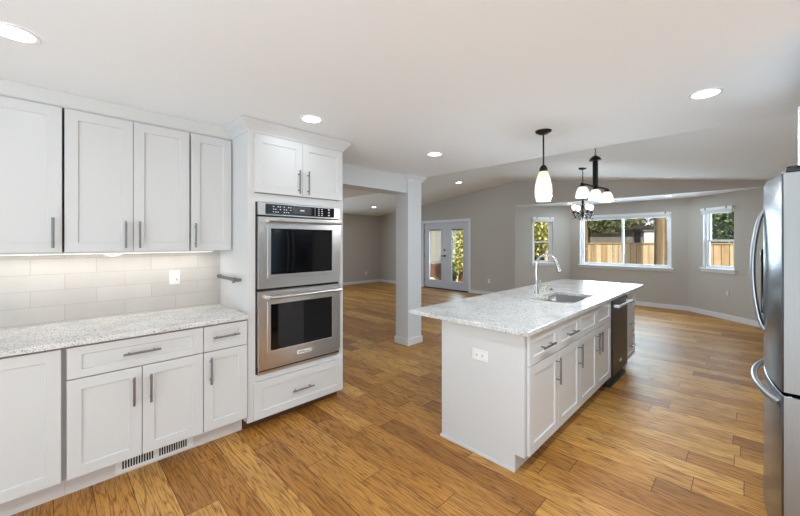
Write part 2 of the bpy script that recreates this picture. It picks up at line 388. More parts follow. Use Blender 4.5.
    def build(s, name, mat, parent=None, bevel=0.0, smooth=False, seg=2):
        off = Vector((0, 0, 0)); p = parent
        if p is not None: off = Vector(p['_o'])
        me = bpy.data.meshes.new(name); me.from_pydata([tuple(v - off) for v in s.v], [], s.f); me.validate()
        bm = bmesh.new(); bm.from_mesh(me); bmesh.ops.recalc_face_normals(bm, faces=bm.faces); bm.to_mesh(me); bm.free()
        me.materials.append(mat)
        o = bpy.data.objects.new(name, me); COL.objects.link(o)
        if parent is not None: o.parent = parent
        o['_o'] = tuple(off)
        if smooth:
            for q in me.polygons: q.use_smooth = True
            me.set_sharp_from_angle(angle=math.radians(40))
        if bevel:
            b = o.modifiers.new('bevel', 'BEVEL'); b.width = bevel; b.segments = seg; b.limit_method = 'ANGLE'; b.angle_limit = math.radians(40)
        return o

def thing(name, label, cat, loc, group=None, kind=None):
    o = bpy.data.objects.new(name, None); COL.objects.link(o); o.empty_display_size = 0.1
    o.location = loc; o['_o'] = tuple(loc)
    if label: o['label'] = label
    if cat: o['category'] = cat
    if group: o['group'] = group
    if kind: o['kind'] = kind
    return o
def tag(o, label, cat, group=None, kind=None):
    o['label'] = label; o['category'] = cat
    if group: o['group'] = group
    if kind: o['kind'] = kind
    return o
def struct(o, label=None):
    o['kind'] = 'structure'
    if label: o['label'] = label
    return o
def copy_tree(o, parent=None):
    c = o.copy(); COL.objects.link(c)
    if parent is not None: c.parent = parent
    for ch in list(o.children): copy_tree(ch, c)
    return c

# ------------------------------------------------------------------ room shell
YE, YW, ZC = 3.81, 8.457, 2.40
RX, RZ, SL = -4.27, 3.045, 0.12
BL0, BL1, BR1, BR0 = (-4.27, YW), (-3.267, 9.5), (-0.8815, 9.5), (0.25, YW)
zv = lambda x: RZ - SL * abs(x - RX)

struct(MB().prism([(2.72, -3.12), (2.72, 8.56), (0.30, 8.56), (-0.83, 9.6), (-3.31, 9.6), (-4.31, 8.56), (-9.72, 8.56), (-9.72, -3.12)], -0.2, 0).build('floor', M['floor']))
struct(MB().prism([(2.72, -3.12), (2.72, YE), (-4.6, YE), (-4.6, 4.41), (-9.72, 4.41), (-9.72, -3.12)], ZC, 3.2).build('ceiling', M['ceil']))
v = MB().prism_y([(RX, RZ), (1.12, zv(1.12)), (1.12, zv(1.12) + .15), (RX, RZ + .15)], YE - .01, YW + .12)
v.prism_y([(-9.72, zv(-9.72)), (RX, RZ), (RX, RZ + .15), (-9.72, zv(-9.72) + .15)], YE - .01, YW + .12)
struct(v.build('ceiling_vault', M['ceil']))
struct(MB().prism([(BL0[0], BL0[1] + .0008), (BR0[0], BR0[1] + .0008), (BR1[0] + .05, BR1[1] + .08), (BL1[0] - .05, BL1[1] + .08)], 2.39, 2.5).build('ceiling_bay', M['ceil']))

def wallT(p0, p1, outward):
    d = Vector((p1[0] - p0[0], p1[1] - p0[1], 0)); L = d.length; d.normalize()
    n = Vector((outward[0], outward[1], 0)).normalized()
    def T(s, q, z): w = Vector((p0[0], p0[1], 0)) + d * s + n * q; return (w.x, w.y, z)
    return T, L

def wall(name, p0, p1, out, z0, z1, openings=(), thick=0.12, mat='wall', ext=0.0):
    T, L = wallT(p0, p1, out); m = MB(T); s = -ext
    for (a, b, zb, zt) in openings:
        m.box(s, 0, z0, a, thick, z1)
        if zb > z0: m.box(a, 0, z0, b, thick, zb)
        if zt < z1: m.box(a, 0, zt, b, thick, z1)
        s = b
    m.box(s, 0, z0, L + ext, thick, z1)
    return struct(m.build(name, M[mat]))

# french-door wall with its gable, and the header over the bay
DX0, DX1, DZ = -7.42, -5.69, 2.065
m = MB()
m.prism_y([(-9.6, 0), (DX0, 0), (DX0, zv(DX0) + .02), (-9.6, zv(-9.6) + .02)], YW, YW + .12)
m.prism_y([(DX0, DZ), (DX1, DZ), (DX1, zv(DX1) + .02), (DX0, zv(DX0) + .02)], YW, YW + .12)
m.prism_y([(DX1, 0), (RX, 0), (RX, zv(RX) + .02), (DX1, zv(DX1) + .02)], YW, YW + .12)
m.prism_y([(RX, 2.396), (BR0[0], 2.396), (BR0[0], zv(BR0[0]) + .02), (RX, RZ + .02)], YW, YW + .12)
m.prism_y([(BR0[0], 0), (1.12, 0), (1.12, zv(1.12) + .02), (BR0[0], zv(BR0[0]) + .02)], YW, YW + .12)
struct(m.build('wall_back', M['wall']))
W1 = (0.46, 1.0, 0.90, 2.09); W2 = (0.240, 2.105, 0.87, 2.11); W3 = (0.560, 1.190, 0.925, 2.120)
r2 = 0.7071
dl = Vector((BL1[0] - BL0[0], BL1[1] - BL0[1])).normalized(); nl = (-dl.y, dl.x)
dr = Vector((BR1[0] - BR0[0], BR1[1] - BR0[1])).normalized(); nr = (dr.y, -dr.x)
wall('wall_bay_left', BL0, BL1, nl, 0, 2.44, [W1], ext=0.0)
wall('wall_bay_middle', BL1, BR1, (0, 1), 0, 2.44, [W2], ext=0.04)
wall('wall_bay_right', BR0, BR1, nr, 0, 2.44, [W3], ext=0.0)
wall('wall_living_left', (-9.6, -0.2), (-9.6, YW), (-1, 0), 0, 2.62, [(2.9, 6.3, 0.5, 2.3)])  # opening is out of view, added to admit the living room fill
wall('wall_living_near', (-9.72, -0.2), (-3.31, -0.2), (0, -1), 0, 2.5)
wall('wall_kitchen_left', (-3.31, -3.0), (-3.31, 1.95), (-1, 0), 0, ZC + .02)
wall('wall_right', (1.0, 2.2), (1.0, YW), (1, 0), 0, 2.6)
wall('wall_right_return', (1.0, 2.2), (2.6, 2.2), (0, 1), 0, ZC + .02)
wall('wall_near_right', (2.6, -3.0), (2.6, 2.2), (1, 0), 0, ZC + .02, [(0.6, 4.2, 0.0, 2.3)])  # unseen opening, put in for the side fill lights
wall('wall_rear', (-3.43, -3.0), (2.72, -3.0), (0, -1), 0, ZC + .02, [(2.2, 5.9, 0.0, 2.3)])  # opening behind the camera, made to let the rear fill in
struct(MB().box(-3.70, 1.9, 2.157, -3.41, 3.52, ZC + .02).build('wall_header', M['palegrey']))
struct(MB().box(-3.3095, -0.75, 0.915, -3.2995, 1.04, 1.40).build('wall_backsplash', M['tile']))

# column with capital and base
c = thing('column', 'square painted column between kitchen and living room', None, (-3.505, 3.66, 0), kind='structure')
MB().box(-3.63, 3.52, 0, -3.38, 3.80, ZC + .005).build('shaft', M['palegrey'], c, .003)
def ring_prof(x0, y0, x1, y1, prof):
    mb = MB(); vs = []
    for p, z in prof: vs += [(x0 - p, y0 - p, z), (x1 + p, y0 - p, z), (x1 + p, y1 + p, z), (x0 - p, y1 + p, z)]
    fs = []
    for i in range(len(prof) - 1):
        for k in range(4): fs.append((i * 4 + k, i * 4 + (k + 1) % 4, i * 4 + 4 + (k + 1) % 4, i * 4 + 4 + k))
    fs += [(3, 2, 1, 0), tuple(range(len(vs) - 4, len(vs)))]
    return mb.add(vs, fs)
ring_prof(-3.63, 3.52, -3.38, 3.80, [(.006, 2.325), (.012, 2.33), (.014, 2.345), (.022, 2.355), (.045, 2.382), (.052, 2.388), (.052, ZC)]).build('capital', M['trim'], c)
ring_prof(-3.63, 3.52, -3.38, 3.80, [(.014, 0), (.014, .085), (.008, .095), (.0, .097)]).build('base', M['trim'], c)

# baseboards
def baseboard(name, p0, p1, inward, h=0.095):
    T, L = wallT(p0, p1, inward)
    struct(MB(T).box(0, 0, 0, L, .014, h - .008).box(0, 0, h - .008, L, .008, h).build(name, M['trim']))
baseboard('baseboard_back_left', (-9.6, YW), (DX0 - .075, YW), (0, -1))
baseboard('baseboard_back_right', (DX1 + .075, YW), (RX, YW), (0, -1))
baseboard('baseboard_bay_left', BL0, BL1, (-nl[0], -nl[1]))
baseboard('baseboard_bay_middle', BL1, BR1, (0, -1))
baseboard('baseboard_bay_right', BR0, BR1, (-nr[0], -nr[1]))
baseboard('baseboard_far_right', (BR0[0], YW), (1.0, YW), (0, -1))
baseboard('baseboard_living_left', (-9.6, -0.2), (-9.6, YW), (1, 0))
baseboard('baseboard_right', (1.0, 3.35), (1.0, YW), (-1, 0))

# ------------------------------------------------------------------ windows and french doors
def window(name, p0, p1, out, op, style, label):
    a, b, zb, zt = op
    T, L = wallT(p0, p1, out)
    base = T((a + b) / 2, 0.06, zb)
    w = thing(name, label, None, base, kind='structure')
    q0, q1 = 0.055, 0.115          # frame depth range within the wall
    fr = MB(T); t = 0.042
    fr.box(a, q0, zb, a + t, q1, zt); fr.box(b - t, q0, zb, b, q1, zt); fr.box(a + t, q0, zt - t, b - t, q1, zt); fr.box(a + t, q0, zb, b - t, q1, zb + t)
    fr.build('window_frame', M['vinyl'], w, .003)
    MB(T).box(a, 0.0, zb, b, q0, zb + .002).box(a, 0, zb, a + .002, q0, zt).box(b - .002, 0, zb, b, q0, zt).box(a, 0, zt - .002, b, q0, zt).build('reveal', M['trim'], w)
    st = MB(T); st.box(a - .04, -.045, zb - .005, b + .04, q0, zb + .02); st.box(a - .03, -.016, zb - .06, b + .03, 0.0, zb - .005)
    st.build('window_sill', M['trim'], w, .003)
    sash = []
    if style == 'hung':
        zm = zb + (zt - zb) * 0.47
        sash = [(a + t, b - t, zb + t, zm + .022, 0.062), (a + t, b - t, zm - .022, zt - t, 0.088)]
    else:
        mid = (a + b) / 2
        sash = [(a + t, mid + .022, zb + t, zt - t, 0.088), (mid - .022, b - t, zb + t, zt - t, 0.062)]
    for (s0, s1, z0, z1, q) in sash:
        e = 0.036; mb = MB(T)
        mb.box(s0, q, z0, s0 + e, q + .024, z1); mb.box(s1 - e, q, z0, s1, q + .024, z1)
        mb.box(s0 + e, q, z1 - e, s1 - e, q + .024, z1); mb.box(s0 + e, q, z0, s1 - e, q + .024, z0 + e)
        sh = mb.build('sash', M['vinyl'], w, .002)
        MB(T).box(s0 + e - .004, q + .010, z0 + e - .004, s1 - e + .004, q + .014, z1 - e + .004).build('pane', M['pane'], sh)
    # raised blind at the top of the opening
    return T

def blind(T, op, name, label, drop):
    a, b, zb, zt = op
    w = thing(name, label, 'blind', T((a + b) / 2, 0.0, zt - .04), group='raised blinds on the bay windows')
    MB(T).box(a - .005, -.052, zt - .040, b + .005, -.002, zt + .012).build('headrail', M['vinyl'], w, .003)
    mb = MB(T); n = 12; z = zt - .041
    for i in range(n):
        mb.box(a + .006, -.046, z - .0042, b - .006, -.006, z); z -= drop / n
    mb.box(a + .006, -.048, z - .016, b - .006, -.004, z)
    mb.build('slat_stack', M['blind'], w)
    cd = MB(T); cd.tube([(b - .07, -.056, zt - .03), (b - .07, -.056, zt - .62)], .0035, 6); cd.build('wand', M['plate'], w)
    for s in (a + .10, b - .10): MB(T).box(s - .012, -.055, zt - .03, s + .012, -.052, zt + .014).build('valance_clip', M['nickel'], w)

T1 = window('window_1', BL0, BL1, nl, W1, 'hung', 'narrow double-hung window in the left side of the bay')
T2 = window('window_2', BL1, BR1, (0, 1), W2, 'slide', 'wide sliding window in the middle of the bay')
T3 = window('window_3', BR0, BR1, nr, W3, 'hung', 'narrow double-hung window in the right side of the bay')
blind(T1, W1, 'window_blind', 'white raised blind at the top of the narrow window left of the wide window', .05)
blind(T2, W2, 'window_blind', 'wide white raised blind across the top of the big sliding window', .05)
blind(T3, W3, 'window_blind', 'white raised blind at the top of the window beside the refrigerator', .05)

d = thing('door_1', 'pale grey double french doors with full glass panes', None, ((DX0 + DX1) / 2, YW + .06, 0), kind='structure')
cs = MB(); w_ = 0.072
cs.box(DX0 - w_, YW - .018, 0, DX0, YW, DZ + w_); cs.box(DX1, YW - .018, 0, DX1 + w_, YW, DZ + w_); cs.box(DX0, YW - .018, DZ, DX1, YW, DZ + w_)
cs.build('casing', M['trim'], d, .003)
jb = MB(); jb.box(DX0, YW, 0, DX0 + .02, YW + .12, DZ); jb.box(DX1 - .02, YW, 0, DX1, YW + .12, DZ); jb.box(DX0 + .02, YW, DZ - .02, DX1 - .02, YW + .12, DZ)
jb.build('jamb', M['doorpaint'], d)
MB().box(DX0 + .02, YW - .01, 0.0, DX1 - .02, YW + .12, .022).build('threshold', M['black'], d)
mid = (DX0 + DX1) / 2 + .03
for (x0, x1, gx0, gx1) in ((DX0 + .022, mid - .002, -7.0, -6.60), (mid + .002, DX1 - .022, -6.30, -5.90)):
    gx0, gx1 = x0 + .19, x1 - .19
    z0, z1, g0, g1 = .026, DZ - .022, .27, 1.86
    lf = MB(); y0, y1 = YW + .03, YW + .075
    lf.box(x0, y0, z0, gx0, y1, z1); lf.box(gx1, y0, z0, x1, y1, z1); lf.box(gx0, y0, g1, gx1, y1, z1); lf.box(gx0, y0, z0, gx1, y1, g0)
    leaf = lf.build('door_leaf', M['doorpaint'], d)
    fr = MB(); e = .03
    for (a0, b0, a1, b1) in ((gx0 - e, g0 - e, gx0 + .005, g1 + e), (gx1 - .005, g0 - e, gx1 + e, g1 + e), (gx0, g1 - .005, gx1, g1 + e), (gx0, g0 - e, gx1, g0 + .005)):
        fr.box(a0, y0 - .012, b0, a1, y0 + .002, b1)
    fr.build('glazing_bead', M['doorpaint'], leaf, .003)
    MB().box(gx0, y0 + .02, g0, gx1, y0 + .025, g1).build('pane', M['pane'], leaf)
    MB().box(gx0 + .006, y0 + .004, g1 - .05, gx1 - .006, y0 + .018, g1 - .006).build('blind_stack', M['siding'], leaf)
    hx = x0 - .004 if x0 < -7 else x1 + .004
    hg = MB()
    for z in (.25, 1.02, 1.80): hg.tube([(hx, y0 - .006, z - .05), (hx, y0 - .006, z + .05)], .008, 8)
    hg.build('hinge', M['bronze'], leaf)
hd = MB(); hx = mid - .06
hd.tube([(hx, YW + .03, 1.21), (hx, YW + .01, 1.21)], .028, 16)
hd.build('deadbolt', M['bronze'], d)
hd = MB(); hd.tube([(hx, YW + .03, 1.03), (hx, YW + .015, 1.03)], .03, 16); hd.tube([(hx, YW + .02, 1.03), (hx, YW - .03, 1.03)], .012, 10)
hd.tube([(hx, YW - .03, 1.03), (hx - .11, YW - .032, 1.03)], .010, 8)
hd.build('handle', M['bronze'], d)

# ------------------------------------------------------------------ kitchen: cabinets along the left wall
def bar_handle(parent, x, a, b, axis, y=None, z=None, d=1, mat='nickel', r=.0068, so=.034):
    mb = MB(); xo = x + d * so
    if axis == 'z':
        L = b - a
        mb.tube([(xo, y, a), (xo, y, b)], r, 10)
        for zz in (a + L * .16, b - L * .16): mb.tube([(x - d * .001, y, zz), (xo, y, zz)], r * .75, 8)
    else:
        L = b - a
        mb.tube([(xo, a, z), (xo, b, z)], r, 10)
        for yy in (a + L * .16, b - L * .16): mb.tube([(x - d * .001, yy, z), (xo, yy, z)], r * .75, 8)
    return mb.build('handle', M[mat], parent, smooth=True)

def door(parent, y0, y1, z0, z1, xf, hy=None, hz=None, d=1, name='door', t=.02, stile=.06, hmat='nickel'):
    o = MB().shaker(y0, y1, z0, z1, xf - d * t, xf, stile=stile, d=d).build(name, M['cab'], parent)
    if hy is not None: bar_handle(o, xf, hz[0], hz[1], 'z', y=hy, d=d, mat=hmat)
    return o
def drawer(parent, y0, y1, z0, z1, xf, hr=None, hz=None, stile=.06, rail=.045, hmat='nickel', name='drawer'):
    o = MB().shaker(y0, y1, z0, z1, xf - .02, xf, stile=stile, rail=rail).build(name, M['cab'], parent)
    if hr: bar_handle(o, xf, hr[0], hr[1], 'y', z=hz if hz else (z0 + z1) / 2, mat=hmat)
    return o

G = .003
UX, UB = -3.0, -3.30      # upper door face, back
uz0, uz1 = 1.397, 2.292
def upper(y0, y1, label):
    t = thing('upper_cabinet', label, 'cabinet', (-3.15, (y0 + y1) / 2, uz0))
    MB().box(UB, y0 + .001, uz0 - .004, UX - .038, y1 - .001, uz1 + .006).build('cabinet_box', M['carc'], t)
    return t
t = upper(-.315, .040, 'white wall cabinet at the left photo edge, single door above the corner counter')
door(t, -.315 + G, .040 - G, uz0, uz1, UX, -.002, (1.425, 1.61))
t = upper(.046, .731, 'white wall cabinet with a pair of tall doors, middle of the upper row')
door(t, .046 + G, .389 - G / 2, uz0, uz1, UX, .345, (1.42, 1.605)); door(t, .389 + G / 2, .731 - G, uz0, uz1, UX, .421, (1.42, 1.605))
t = upper(.737, 1.034, 'narrow white wall cabinet with one door next to the oven tower')
door(t, .737 + G, 1.034 - G, uz0, uz1, UX, .764, (1.42, 1.605))

tag(MB().box(UB, -.75, uz1 + .008, UX - .03, 1.039, ZC - .001).build('soffit_strip', M['soffit']), 'plain white strip between the wall cabinets and the ceiling', 'soffit')
# under-cabinet light bar
t = thing('under_cabinet_light', 'thin lit strip under the white wall cabinets above the tiles', 'light', (-3.17, .36, 1.385))
MB().box(-3.22, -.28, 1.383, -3.12, .93, 1.3935).build('housing', M['plate'], t)
MB().box(-3.21, -.27, 1.381, -3.13, .92, 1.3835).build('lens', M['led'], t)
ld = bpy.data.lights.new('strip_glow', 'AREA'); ld.shape = 'RECTANGLE'; ld.size = .07; ld.size_y = 1.2; ld.energy = 1.0; ld.color = (1, .95, .88)
lo = bpy.data.objects.new('strip_glow', ld); COL.objects.link(lo); lo.parent = t; lo.location = (0, -.035, -.008); lo['_o'] = (0, 0, 0)

pts = [(-3.18, .25 + .012 * k, 1.379 - .016 * math.sin(PI * k / 8)) for k in range(9)]
tag(MB().tube(pts, .0035, 6).build('cable', M['plate'], None, smooth=True), 'white cable loop hanging under the wall cabinets by the light strip', 'cable')
# base run
BX, BB = -2.67, -3.305
bz0, bz1 = .138, .871
def base(y0, y1, label, back=BB):
    t = thing('base_cabinet', label, 'cabinet', (-3.0, (y0 + y1) / 2, 0))
    MB().box(back, y0 + .0005, .13, BX - .036, y1 - .0005, .884).build('cabinet_box', M['carc'], t)
    MB().box(back + .02, y0 + .0005, 0, -2.79, y1 - .0005, .13).build('toe_kick', M['kick'], t)
    return t
t = base(-.75, .046, 'white corner base cabinet at the left photo edge, tall door without handle')
door(t, -.30, .030, bz0, bz1, BX); MB().box(BX - .036, -.75, bz0, BX - .002, -.306, bz1).build('filler', M['cab'], t)
t = base(.046, .733, 'white base cabinet with one wide drawer over two doors')
drawer(t, .052, .731, .695, bz1, BX, (.295, .482), .785); door(t, .052, .388, bz0, .689, BX, .346, (.465, .638)); door(t, .392, .731, bz0, .689, BX, .431, (.462, .636))
t = base(.733, 1.036, 'narrow white base cabinet with small drawer next to the oven tower')
drawer(t, .736, 1.030, .695, bz1, BX, (.790, .966), .790); door(t, .736, 1.030, bz0, .689, BX, .775, (.47, .655))
tag(MB().box(-3.305, -.75, .885, -2.64, 1.038, .915).build('countertop', M['quartz'], None, .003), 'speckled quartz counter slab on the white base cabinets under the tiles', 'countertop')

# toe-kick register
t = thing('floor_register', 'white slotted air vent set in the toe kick below the two-door base cabinet', 'vent', (-2.789, .49, .06))
MB().box(-2.7895, .27, .012, -2.784, .70, .118).build('plate', M['plate'], t, .002)
sl = MB()
for k in range(26):
    y = .305 + k * .0138
    if k in (12, 13): continue
    sl.box(-2.7842, y, .032, -2.7835, y + .0085, .100)
sl.build('slot', M['slot'], t)

# light switch, towel rail
t = thing('light_switch', 'white dimmer switch plate on the backsplash tiles', 'switch', (-3.2995, .695, 1.175))
MB().box(-3.2995, .657, 1.117, -3.294, .733, 1.233).build('plate', M['plate'], t, .003)
MB().box(-3.294, .678, 1.142, -3.290, .712, 1.208).build('paddle', M['vinyl'], t, .002)
MB().box(-3.290, .704, 1.15, -3.287, .709, 1.165).build('dimmer_slide', M['nickel'], t)
t = thing('paper_towel_rail', 'steel paper towel rail on the side of the oven tower above the counter', 'rail', (-3.02, 1.036, 1.165))
MB().box(-3.28, 1.006, 1.150, -2.80, 1.012, 1.178).build('bar', M['nickel'], t, .002)
MB().tube([(-3.27, 1.0395, 1.164), (-3.27, 1.010, 1.164)], .014, 14).build('mount', M['nickel'], t, smooth=True)
mb = MB(); mb.tube([(-2.815, 1.0395, 1.164), (-2.815, .985, 1.164)], .012, 14); mb.tube([(-2.815, .985, 1.164), (-2.815, .975, 1.164)], .022, 16)
mb.build('end_knob', M['nickel'], t, smooth=True)
MB().tube([(-2.865, 1.012, 1.164), (-2.865, .990, 1.164)], .017, 14).build('stop', M['black'], t, smooth=True)

# oven tower
t = thing('oven_tower_cabinet', 'tall white cabinet holding the double oven, with two doors above and a drawer below', 'cabinet', (-3.0, 1.475, 0))
ty0, ty1, tx = 1.040, 1.915, -2.69
MB().box(BB, ty0, .08, tx, ty0 + .02, 2.32).build('side_panel', M['cab'], t)
MB().box(BB, ty1 - .02, .08, tx, ty1, 2.32).build('side_panel', M['cab'], t)
ff = MB()
ff.box(tx - .03, ty0 + .02, .08, tx, 1.098, 2.32); ff.box(tx - .03, 1.868, .08, tx, ty1 - .02, 2.32)
ff.box(tx - .03, 1.098, 1.776, tx, 1.868, 1.84); ff.box(tx - .03, 1.098, 2.29, tx, 1.868, 2.32); ff.box(tx - .03, 1.098, .38, tx, 1.868, .432)
ff.box(tx - .03, 1.098, .08, tx, 1.868, .12)
ff.build('face_frame', M['cab'], t)
ib = MB(); ib.box(BB, ty0 + .02, .08, tx - .03, ty1 - .02, .432); ib.box(BB, ty0 + .02, 1.776, tx - .03, ty1 - .02, 2.32); ib.box(BB, ty0 + .02, .432, BB + .02, ty1 - .02, 1.776)
ib.build('cabinet_box', M['carc'], t)
MB().box(BB + .02, ty0 + .002, 0, -2.785, ty1 - .002, .08).build('toe_kick', M['kickshade'], t)
door(t, 1.087, 1.4895, 1.846, 2.296, BX, 1.450, (1.862, 2.06)); door(t, 1.4925, 1.897, 1.846, 2.296, BX, 1.534, (1.862, 2.06))
drawer(t, 1.080, 1.900, .090, .378, BX, (1.387, 1.583), .232, rail=.058)
# crown moulding swept round the front and both sides
prof = [(.0, 2.305), (.006, 2.305), (.010, 2.322), (.030, 2.345), (.052, 2.366), (.056, 2.380), (.056, 2.397), (0, 2.397)]
vs = []; n = len(prof)
for (sx, sy, fx, fy) in ((0, -1, -3.026, ty0), (1, -1, tx, ty0), (1, 1, tx, ty1), (0, 1, BB, ty1)):
    for p, z in prof: vs.append((fx + sx * p, fy + sy * p, z))
fs = []
for k in range(3):
    for i in range(n): fs.append((k * n + i, k * n + (i + 1) % n, (k + 1) * n + (i + 1) % n, (k + 1) * n + i))
fs += [tuple(range(n)), tuple(range(3 * n, 4 * n))[::-1]]
MB().add(vs, fs).build('crown_moulding', M['cab'], t)

# double wall oven
def text_mesh(name, s, size, mat, parent, loc, rot, ext=.0006):
    cu = bpy.data.curves.new(name, 'FONT'); cu.body = s; cu.size = size; cu.extrude = ext; cu.align_x = 'CENTER'; cu.align_y = 'CENTER'
    tmp = bpy.data.objects.new(name, cu); COL.objects.link(tmp)
    dg = bpy.context.evaluated_depsgraph_get(); me = bpy.data.meshes.new_from_object(tmp.evaluated_get(dg))
    bpy.data.objects.remove(tmp); me.materials.clear(); me.materials.append(mat)
    o = bpy.data.objects.new(name, me); COL.objects.link(o); o.parent = parent
    o.location = Vector(loc) - Vector(parent['_o']); o.rotation_euler = rot; o['_o'] = (0, 0, 0)
    return o
t = thing('double_oven', 'stainless double wall oven with black glass doors built into the tall white cabinet', 'oven', (-2.9, 1.483, .434))
oy0, oy1 = 1.108, 1.860
MB().box(-3.2, 1.0985, .4335, -2.6915, 1.8675, 1.774).build('oven_body', M['black'], t)
cp = MB().box(-2.69, oy0, 1.672, -2.662, oy1, 1.770).build('control_panel', M['steel'], t, .002)
MB().box(-2.662, 1.165, 1.681, -2.6595, 1.800, 1.762).build('control_glass', M['blackglass'], cp)
MB().box(-2.6595, 1.395, 1.694, -2.659, 1.565, 1.752).build('display', M['display'], cp)
dg_ = MB()
for i in range(3): dg_.box(-2.659, 1.463 + i * .013, 1.720, -2.6586, 1.473 + i * .013, 1.730)
dg_.build('display_digits', M['ink'], cp)
key = lambda y0, z0, y1, z1: MB().box(-2.6595, y0, z0, -2.659, y1, z1).build('touch_key', M['ink'], cp)
for cy0 in (1.225, 1.315):
    for i in range(4):
        for j in range(3):
            if (i + j) % 4 != 3: key(cy0 + i * .019, 1.698 + j * .021, cy0 + i * .019 + .010, 1.704 + j * .021)
for i in range(3):
    for j in range(4): key(1.60 + i * .032, 1.692 + j * .018, 1.606 + i * .032 + (.010 if i else 0), 1.698 + j * .018)
for j in range(3): key(1.735, 1.694 + j * .025, 1.752, 1.704 + j * .025)
def oven_door(z0, z1, w0, w1, hz):
    xb, xf = -2.69, -2.652
    yw0, yw1 = 1.200, 1.775
    mb = MB(); mb.box(xb, oy0, z0, xf, yw0, z1); mb.box(xb, yw1, z0, xf, oy1, z1); mb.box(xb, yw0, w1, xf, yw1, z1); mb.box(xb, yw0, z0, xf, yw1, w0)
    dr = mb.build('oven_door', M['steel'], t)
    fr = MB(); e = .022
    fr.box(xf - .002, yw0 - e, w0 - e, xf + .004, yw0 + .004, w1 + e); fr.box(xf - .002, yw1 - .004, w0 - e, xf + .004, yw1 + e, w1 + e)
    fr.box(xf - .002, yw0, w1 - .004, xf + .004, yw1, w1 + e); fr.box(xf - .002, yw0, w0 - e, xf + .004, yw1, w0 + .004)
    fr.build('window_trim', M['steel'], dr, .002)
    MB().box(xf - .02, yw0, w0, xf - .003, yw1, w1).build('oven_window', M['blackglass'], dr)
    hb = MB(); hb.tube([(xf + .052, 1.165, hz), (xf + .052, 1.835, hz)], .013, 16)
    h = hb.build('handle', M['steel'], dr, smooth=True)
    for yy in (1.178, 1.822): MB().box(xf, yy - .014, hz - .015, xf + .052, yy + .014, hz + .013).build('handle_bracket', M['steel'], h, .004)
    return dr
oven_door(1.099, 1.658, 1.20, 1.572, 1.630)
lo_ = oven_door(.486, 1.078, .603, .975, 1.030)
MB().box(-2.69, oy0 + .002, .434, -2.665, oy1 - .002, .4805).build('vent_trim', M['steel'], t, .002)
MB().box(-2.6655, oy0 + .006, .452, -2.664, oy1 - .006, .462).build('vent_gap', M['slot'], t)
eb = MB().box(-2.652, 1.430, .528, -2.6490, 1.560, .556).build('badge', M['plate'], lo_, .001)
text_mesh('badge_lettering', 'KitchenAid', .024, M['slot'], eb, (-2.6488, 1.495, .542), (PI / 2, 0, PI / 2))

# ------------------------------------------------------------------ island
IX = -.958; ib0, ib1 = -1.03, -1.61
def isl(name, y0, y1, label, cat='cabinet'):
    t = thing(name, label, cat, (-1.3, (y0 + y1) / 2, 0))
    return t
def isl_box(t, y0, y1):
    MB().box(-1.61, y0, .112, -.981, y1, .8835).build('cabinet_box', M['carc'], t)
    MB().box(-1.60, y0, 0, -1.045, y1, .112).build('toe_kick', M['carc'], t)
tag(MB().prism_y([(-1.632, 0), (-1.045, 0), (-1.045, .112), (-.981, .112), (-.981, .8845), (-1.632, .8845)], 2.066, 2.086).build('end_panel', M['cab'], None, .0015),
    'plain white panel closing the near end of the island, with an outlet on it', 'panel')
tag(MB().box(-1.640, 2.054, 0, -1.040, 2.0655, .022).build('shoe_moulding', M['cab'], None, .004), 'white shoe strip on the floor along the near end of the island', 'moulding')
tag(MB().box(-1.632, 2.087, 0, -1.612, 4.955, .8845).build('back_panel', M['cab']), 'white panel along the seating side of the island', 'panel')
isl_z = (.122, .676, .682, .872)
def isl_cab(y0, y1, label, hy, hd):
    t = isl('island_cabinet', y0, y1, label); isl_box(t, y0, y1)
    drawer(t, y0 + G, y1 - G, isl_z[2], isl_z[3], IX, hd, .772, rail=.05); door(t, y0 + G, y1 - G, isl_z[0], isl_z[1], IX, hy, (.462, .648))
isl_cab(2.089, 2.560, 'white island cabinet with drawer and door, nearest the plain end panel', 2.510, (2.235, 2.425))
isl_cab(2.561, 3.010, 'white island cabinet with drawer and door, between the nearest one and the sink cabinet', 2.968, (2.69, 2.88))
t = isl('sink_cabinet', 3.011, 3.921, 'white island sink cabinet with two doors and two false drawer fronts, beside the dishwasher')
MB().box(-1.61, 3.011, .112, -.981, 3.921, .64).build('cabinet_box', M['carc'], t)
MB().box(-1.60, 3.011, 0, -1.045, 3.921, .112).build('toe_kick', M['carc'], t)
MB().box(-1.0, 3.011, .64, -.981, 3.921, .8835).build('face_frame', M['carc'], t)
drawer(t, 3.014, 3.464, isl_z[2], isl_z[3], IX, rail=.05, name='false_front'); drawer(t, 3.467, 3.918, isl_z[2], isl_z[3], IX, rail=.05, name='false_front')
door(t, 3.014, 3.464, isl_z[0], isl_z[1], IX, 3.420, (.462, .648)); door(t, 3.467, 3.918, isl_z[0], isl_z[1], IX, 3.512, (.462, .648))
# dishwasher
t = isl('dishwasher', 3.924, 4.530, 'dark stainless dishwasher under the island counter', 'dishwasher')
MB().box(-1.60, 3.926, .10, -.985, 4.528, .880).build('tub', M['black'], t)
dd = MB().box(-.984, 3.928, .115, -.945, 4.526, .872).build('door', M['dsteel'], t, .004)
MB().box(-.984, 3.930, .8725, -.955, 4.524, .8795).build('control_strip', M['black'], t)
hb = MB().tube([(-.900, 3.955, .818), (-.900, 4.500, .818)], .013, 14).build('handle', M['steel'], dd, smooth=True)
for yy in (3.975, 4.48): MB().box(-.946, yy - .014, .803, -.898, yy + .014, .833).build('handle_bracket', M['steel'], hb, .004)
MB().box(-.945, 4.19, .205, -.943, 4.27, .232).build('badge', M['plate'], dd)
MB().prism_y([(-1.04, .0), (-.965, .0), (-.965, .02), (-.995, .03), (-.995, .10), (-1.04, .10)], 3.93, 4.525).build('kick_plate', M['black'], t)
